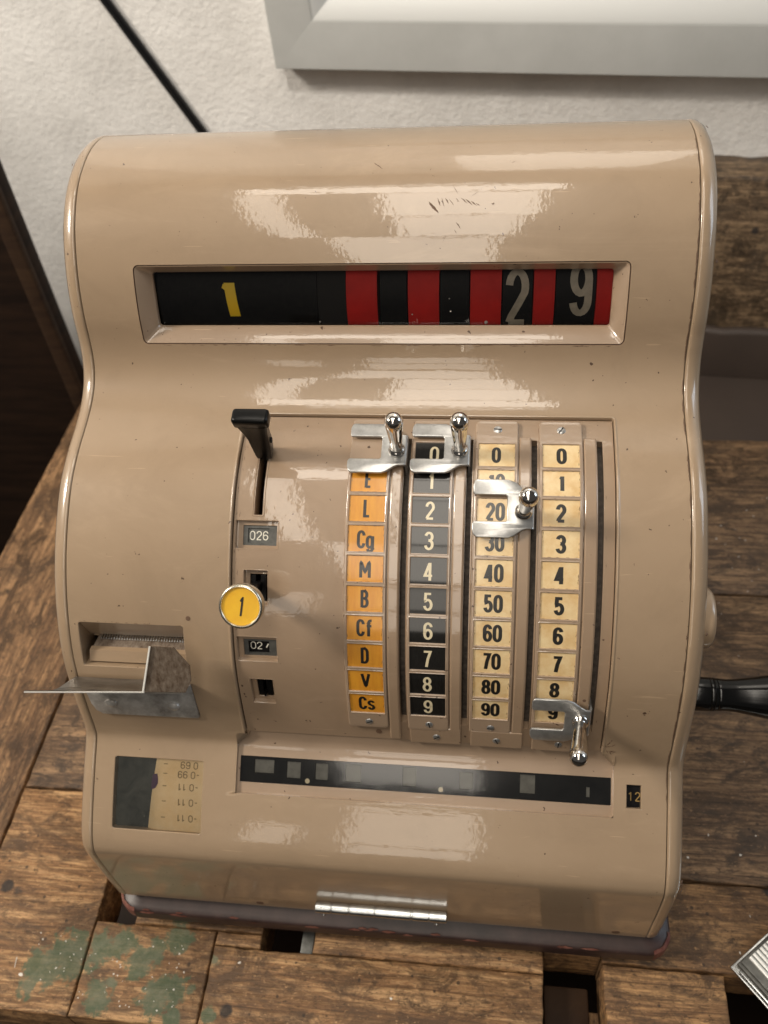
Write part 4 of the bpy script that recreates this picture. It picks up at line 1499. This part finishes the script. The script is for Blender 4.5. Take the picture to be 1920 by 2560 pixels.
# ---- crank on the right
mb = MB()
MC = Matrix.Translation((.2068, .130, .1635)) @ Matrix.Rotation(R_(90), 4, 'Y')
lathe(mb, [(.0128, -.02), (.0128, .0150), (.0120, .0165)], MC, 40)
crank = part(mb, 'crank_boss', M['paint'])
mb = MB()
pc = [(.0119, .0160), (.0121, .0166), (.0121, .0275), (.0116, .0280), (.0120, .0286), (.0120, .0300), (.0114, .0306), (.0119, .0312), (.0118, .0328), (.0112, .0334), (.0116, .0342), (.0114, .0365), (.0112, .040), (.0118, .047), (.0132, .056), (.0152, .067), (.0168, .080), (.0174, .093), (.0168, .106), (.0145, .116), (.009, .122), (.001, .124)]
lathe(mb, pc, MC, 48)
part(mb, 'crank_handle', M['ebony'], crank, sharp=35)
mb = MB()
MC = Matrix.Translation((.2068, .1172, .2715)) @ Matrix.Rotation(R_(90), 4, 'Y')
lathe(mb, [(.0185, -.004), (.0190, .0025), (.0186, .0045), (.0172, .0062), (.0140, .0070), (.0030, .0074), (.0003, .0074)], MC, 48)
part(mb, 'side_cap', M['paint'], sharp=40)

# ================================================================== WORKBENCH
bench = tag(empty('workbench', (0, .3, 0)), 'battered brown plank workbench with square holes and green paint splashes, under the cash register', 'workbench')


def bpart(mb, name, mat, parent=None, **kw):
    o = mb.build(name, mat, None, **kw)
    if parent is None:
        o.parent = bench
        o.matrix_parent_inverse = Matrix.Translation((0, -.3, 0))
    else:
        o.parent = parent
    return o


def plank(name, x0, x1, y0, y1, z0, z1, mat, label=None, step=.008, amp=.0011, bev=.0012):
    """plank with worn, wavering edges"""
    mb = MB()
    o = []

    def jag(x, y, k):
        return (noise.noise(Vector((x * 60, y * 60, k * 3.7))) * 2.0 + noise.noise(Vector((x * 220, y * 220, k * 9.1)))) * amp
    nx_ = max(2, int((x1 - x0) / step))
    ny_ = max(2, int((y1 - y0) / step))
    for i in range(nx_):
        x = x0 + (x1 - x0) * i / nx_
        o.append((x, y0 + abs(jag(x, y0, 1)) * .8))
    for i in range(ny_):
        y = y0 + (y1 - y0) * i / ny_
        o.append((x1 - abs(jag(x1, y, 2)) * .8, y))
    for i in range(nx_):
        x = x1 - (x1 - x0) * i / nx_
        o.append((x, y1 - abs(jag(x, y1, 3)) * .8))
    for i in range(ny_):
        y = y1 - (y1 - y0) * i / ny_
        o.append((x0 + abs(jag(x0, y, 4)) * .8, y))
    rg = []
    for d, z in ((0, z0), (0, z1 - bev), (bev * .35, z1 - bev * .35), (bev, z1)):
        q = offset_poly(o, d) if d else o
        rg.append([Vector((x, y, z)) for x, y in q])
    stack(mb, rg, cap=True)
    ob = bpart(mb, name, mat, sharp=50, merge=False)
    if label:
        ob['label'] = label
    return ob


Z0 = -.045
plank('plank', -.478, -.3395, -.078, .8000, Z0, 0, M['wood_y'], 'left end plank running front to back')
plank('plank', -.3380, -.2325, -.078, .0990, Z0, 0, M['wood_front'])
plank('plank', -.2320, -.1315, -.078, -.0085, Z0, 0, M['wood_front'], 'front plank with green paint splashes')
plank('plank', -.1308, .1250, -.078, -.0190, Z0, 0, M['wood_front'])
plank('plank', -.1308, -.0940, -.0187, -.0083, Z0, -.0003, M['wood_front'])
plank('plank', -.2000, -.0937, -.0080, .0990, Z0, -.0004, M['wood_front'])
plank('plank', -.0525, .1255, -.0186, .0990, Z0, -.0004, M['wood_front'])
plank('plank', -.0935, -.0530, .0300, .0990, Z0, -.0004, M['wood_front'])
plank('plank', .1690, .2578, -.078, -.0083, Z0, 0, M['wood_right'])
plank('plank', .1690, 1.0, -.0078, .0582, Z0, 0, M['wood_right'])
plank('plank', .3300, 1.0, -.078, -.0080, Z0, 0, M['wood_right'])
plank('plank', .1258, .1686, -.0040, .0582, Z0, 0, M['wood_right'])
plank('plank', -.3375, .1255, .1000, .3500, Z0, 0, M['wood_x'])
plank('plank', .1262, 1.0, .0592, .3500, Z0, 0, M['wood_x'])
plank('plank', -.3375, 1.0, .3516, .5860, Z0, 0, M['wood_x'])
plank('plank', -.2320, -.2005, .0262, .0990, Z0, -.0002, M['wood_front'])
# apron under the top, tray floor, blocks visible in the holes
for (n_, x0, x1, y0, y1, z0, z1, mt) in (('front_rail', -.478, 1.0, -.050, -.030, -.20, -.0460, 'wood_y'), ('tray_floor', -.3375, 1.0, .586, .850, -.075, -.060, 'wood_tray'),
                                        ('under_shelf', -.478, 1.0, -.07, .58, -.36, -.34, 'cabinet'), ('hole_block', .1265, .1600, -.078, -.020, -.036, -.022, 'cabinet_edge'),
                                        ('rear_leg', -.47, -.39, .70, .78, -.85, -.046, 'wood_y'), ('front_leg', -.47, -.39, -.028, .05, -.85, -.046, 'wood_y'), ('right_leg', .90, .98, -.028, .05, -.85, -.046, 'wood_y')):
    mb = MB()
    box(mb, x0, x1, y0, y1, z0, z1)
    bpart(mb, n_, M[mt], bevel=.002)
# small steel dog in the middle hole
mb = MB()
box(mb, -.0625, -.0528, -.0186, .004, -.030, -.0030)
bpart(mb, 'bench_dog', M['counter'], bevel=.0008)
# white and grey flecks of dried paint sitting on the planks
flk = MB()
FL = [(-.2795, -.0525, .0022, .0014), (-.2870, -.0440, .005, .0005), (-.108, -.030, .0015, .001), (.012, -.045, .0014, .001), (.243, .078, .001, .001), (.262, .098, .0012, .0006), (.285, .083, .001, .001), (.30, .10, .0008, .0006)]
for k in range(60):
    FL.append((random.uniform(-.275, -.15), random.uniform(-.07, -.02), random.uniform(.0003, .0009), random.uniform(.0003, .0008)))
for k in range(90):
    FL.append((random.uniform(.22, .42), random.uniform(.0, .5), random.uniform(.0003, .0012), random.uniform(.0003, .001)))
for (x, y, a, b) in FL:
    ang = random.uniform(0, 3)
    o = []
    nn = 7
    for k in range(nn):
        t = 2 * math.pi * k / nn
        u, v = a * math.cos(t) * random.uniform(.7, 1.2), b * math.sin(t) * random.uniform(.7, 1.2)
        o.append((x + u * math.cos(ang) - v * math.sin(ang), y + u * math.sin(ang) + v * math.cos(ang)))
    vs = [Vector((p, q, 0.0001)) for p, q in o] + [Vector((x, y, .0006))]
    flk.add(vs, [(k, (k + 1) % nn, nn) for k in range(nn)])
fo = bpart(flk, 'paint_flakes', M['flake'])
fo['kind'] = 'stuff'

# back board standing behind the tray
mb = MB()
BT = .222


def board(name, x0, x1, y0, y1, z0, z1, mat):
    mb = MB()
    nx_ = 60
    rg = []
    prof = [(y0, z0), (y0, z1 - .006), (y0 + .002, z1 - .002), (y0 + .006, z1), (y1 - .004, z1), (y1, z1 - .003), (y1, z0)]
    for i in range(nx_ + 1):
        x = x0 + (x1 - x0) * i / nx_
        j = noise.noise(Vector((x * 25, 1, 0))) * .003
        sk = -.10 * (x - .34)
        rg.append([Vector((x, yy + sk + (j if zz > z1 - .01 else 0), zz + (j if zz > z1 - .01 else 0))) for yy, zz in prof])
    n = len(prof)
    vs = [p for r_ in rg for p in r_]
    mb.add(vs, [(i * n + k, (i + 1) * n + k, (i + 1) * n + k + 1, i * n + k + 1) for i in range(nx_) for k in range(n - 1)] + [tuple(range(n)), tuple(range(nx_ * n + n - 1, nx_ * n - 1, -1))])
    return bpart(mb, name, mat, sharp=40)


board('tray_back', -.199, .999, .7900, .8052, -.059, .016, M['wood_tray'])
board('back_board', -.20, 1.0, .806, .862, -.075, BT, M['wood_back'])

# ================================================================== SETTING
def wall_pt(x, d=0.0):
    """point on the wall plane at x, d metres off the wall"""
    y = .897 - .1 * (x - 0.0)
    return Vector((x - .0995 * d, y - .995 * d, 0))


mb = MB()
a, b = wall_pt(-.652), wall_pt(3.0)
mb.add([(a.x, a.y, -.85), (b.x, b.y, -.85), (b.x, b.y, 2.6), (a.x, a.y, 2.6)], [(0, 1, 2, 3)])
tag(part(mb, 'wall', M['wall'], empty('tmp')), kind='structure')
wl = bpy.data.objects['wall']
tmp = wl.parent
wl.parent = None
bpy.data.objects.remove(tmp)
mb = MB()
a2 = wall_pt(-.652)
mb.add([(-.680, -1.2, -.85), (-.672, a2.y - .012, -.85), (-.672, a2.y - .012, 2.6), (-.680, -1.2, 2.6)], [(0, 1, 2, 3)])
mb.add([(-.672, a2.y - .012, -.85), (-.652, a2.y, -.85), (-.652, a2.y, 2.6), (-.672, a2.y - .012, 2.6)], [(0, 1, 2, 3)])
mb.v = [(x - .0 if y > 0 else x - 3.0, y, z) for x, y, z in mb.v]
o = mb.build('left_wall', M['wall'])
tag(o, kind='structure')
mb = MB()
mb.add([(-4, -4, -.85), (4, -4, -.85), (4, 1.5, -.85), (-4, 1.5, -.85)], [(0, 1, 2, 3)])
tag(mb.build('floor', M['floor']), kind='structure')

# framed picture / shutter on the wall, upper right
fr = tag(empty('wall_frame', (.1, .88, .33)), 'grey white lacquered frame with a brighter inner edge, hanging on the plaster wall above the register', 'frame')
fr.rotation_euler = (0, 0, 0)


def on_wall(x, z, d, tilt=0, x0=-.1976, z0=.3288):
    """frame coordinates (x right, z up from its lower left corner) put on the wall, hung slightly askew"""
    ct, st = math.cos(tilt), math.sin(tilt)
    xx, zz = x - z * .03, z - x * .0155
    p = wall_pt(x0 + xx, d)
    return Vector((p.x, p.y, z0 + zz))


FK = 0.0


def fr_member(pts_out, pts_in, prof, name, mat):
    """mitred member: prof = (t, depth) with t 0..1 from outer to inner edge"""
    mb = MB()
    rg = []
    for (po, pi) in zip(pts_out, pts_in):
        rg.append([on_wall(po[0] + (pi[0] - po[0]) * t, po[1] + (pi[1] - po[1]) * t, d) for t, d in prof])
    n = len(prof)
    mb.add(rg[0] + rg[1], [(k, n + k, n + k + 1, k + 1) for k in range(n - 1)])
    o = mb.build(name, mat, None, sharp=30)
    o.parent = fr
    o.matrix_parent_inverse = Matrix.Translation((-.1, -.88, -.33))
    return o


FWd, FH, FB = .80, .62, .056
PO = [(0, 0), (FWd, 0), (FWd, FH), (0, FH)]
PI_ = [(FB, FB), (FWd - FB, FB), (FWd - FB, FH - FB), (FB, FH - FB)]
PR = [(0, 0), (0, .026), (.03, .029), (.96, .030), (1.0, .029)]
for k in range(4):
    k2 = (k + 1) % 4
    fr_member((PO[k], PO[k2]), (PI_[k], PI_[k2]), PR, 'frame_bar', M['wall_frame'])
P2_ = [(FB + .024, FB + .024), (FWd - FB - .024, FB + .024), (FWd - FB - .024, FH - FB - .024), (FB + .024, FH - FB - .024)]
for k in range(4):
    k2 = (k + 1) % 4
    fr_member((PI_[k], PI_[k2]), (P2_[k], P2_[k2]), [(0, .0285), (.25, .027), (1, .012)], 'inner_edge', M['wall_frame_in'])
mb = MB()
mb.add([on_wall(x, z, .012) for x, z in P2_], [(0, 1, 2, 3)])
o = mb.build('inner_board', M['wall_frame'])
o.parent = fr
o.matrix_parent_inverse = Matrix.Translation((-.1, -.88, -.33))

# black cable on the wall
mb = MB()
ca, cb = Vector((-.4119, 0, .4008)), Vector((-.3221, 0, .2392))
dirc = (cb - ca)
pts = []
for i in range(41):
    t = -1.6 + 3.6 * i / 40
    x = ca.x + dirc.x * t
    z = ca.z + dirc.z * t
    if z < -.1:
        break
    p = wall_pt(x, .005)
    pts.append(Vector((p.x, p.y, z)))
for off in (-.0034, .0034):
    rg = []
    for i, p in enumerate(pts):
        t = (pts[min(i + 1, len(pts) - 1)] - pts[max(i - 1, 0)]).normalized()
        nrm = Vector((-.0995, -.995, 0))
        sd = t.cross(nrm).normalized()
        rg.append([p + sd * (off + .0034 * math.cos(2 * math.pi * k / 10)) + nrm * .0034 * math.sin(2 * math.pi * k / 10) for k in range(10)])
    n = 10
    mb.add([q for r_ in rg for q in r_], [(i * n + k, i * n + (k + 1) % n, (i + 1) * n + (k + 1) % n, (i + 1) * n + k) for i in range(len(rg) - 1) for k in range(n)])
tag(mb.build('wall_cable', M['cable']), 'black twin cable running slantwise down the white plaster wall, left of the frame', 'cable')

# dark cabinet left of the bench
cab = tag(empty('dark_panel', (-.8, .7, -.85)), 'dark brown wooden panel standing in the shadow at the left edge of the workbench', 'wooden panel')
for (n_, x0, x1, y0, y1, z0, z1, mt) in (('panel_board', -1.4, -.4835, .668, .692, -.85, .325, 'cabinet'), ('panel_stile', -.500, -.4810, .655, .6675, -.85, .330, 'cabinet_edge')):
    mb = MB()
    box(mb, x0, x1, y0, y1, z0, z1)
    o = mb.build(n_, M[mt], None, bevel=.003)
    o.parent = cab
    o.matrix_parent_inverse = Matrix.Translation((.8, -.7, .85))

# ribbed silver case, lower right
cs = tag(empty('ribbed_case', (.268, .0, 0)), 'bright silver metal case with a finely ribbed lid on the workbench, lower right', 'metal case')
MCs = Matrix.Translation((.2625, -.003, .0)) @ Matrix.Rotation(R_(40), 4, 'Z')


def cpart(mb, name, mat, **kw):
    o = mb.build(name, mat, None, **kw)
    o.parent = cs
    o.matrix_parent_inverse = Matrix.Translation((-.268, 0, 0))


mb = MB()
box(mb, .002, .110, -.070, -.002, .002, .012)
mb.v = [tuple(MCs @ Vector(v)) for v in mb.v]
cpart(mb, 'case_body', M['counter'], bevel=.0015)
mb = MB()
box(mb, 0, .112, -.072, 0.0, .0, .0022)
mb.v = [tuple(MCs @ Vector(v)) for v in mb.v]
cpart(mb, 'case_rim', M['zinc'], bevel=.0008)
mb = MB()
box(mb, .004, .110, -.070, -.003, .012, .0150)
mb.v = [tuple(MCs @ Vector(v)) for v in mb.v]
cpart(mb, 'case_lid', M['counter'], bevel=.0008)
rb_ = MB()
for k in range(26):
    x = .010 + k * .0037
    box(rb_, x, x + .0030, -.0685, -.0045, .0149, .0170)
rb_.v = [tuple(MCs @ Vector(v)) for v in rb_.v]
cpart(rb_, 'lid_ribs', M['silver'], bevel=.0005)
mb = MB()
box(mb, .0005, .0030, -.068, -.006, .0045, .0075)
mb.v = [tuple(MCs @ Vector(v)) for v in mb.v]
cpart(mb, 'side_bead', M['zinc'], bevel=.001)
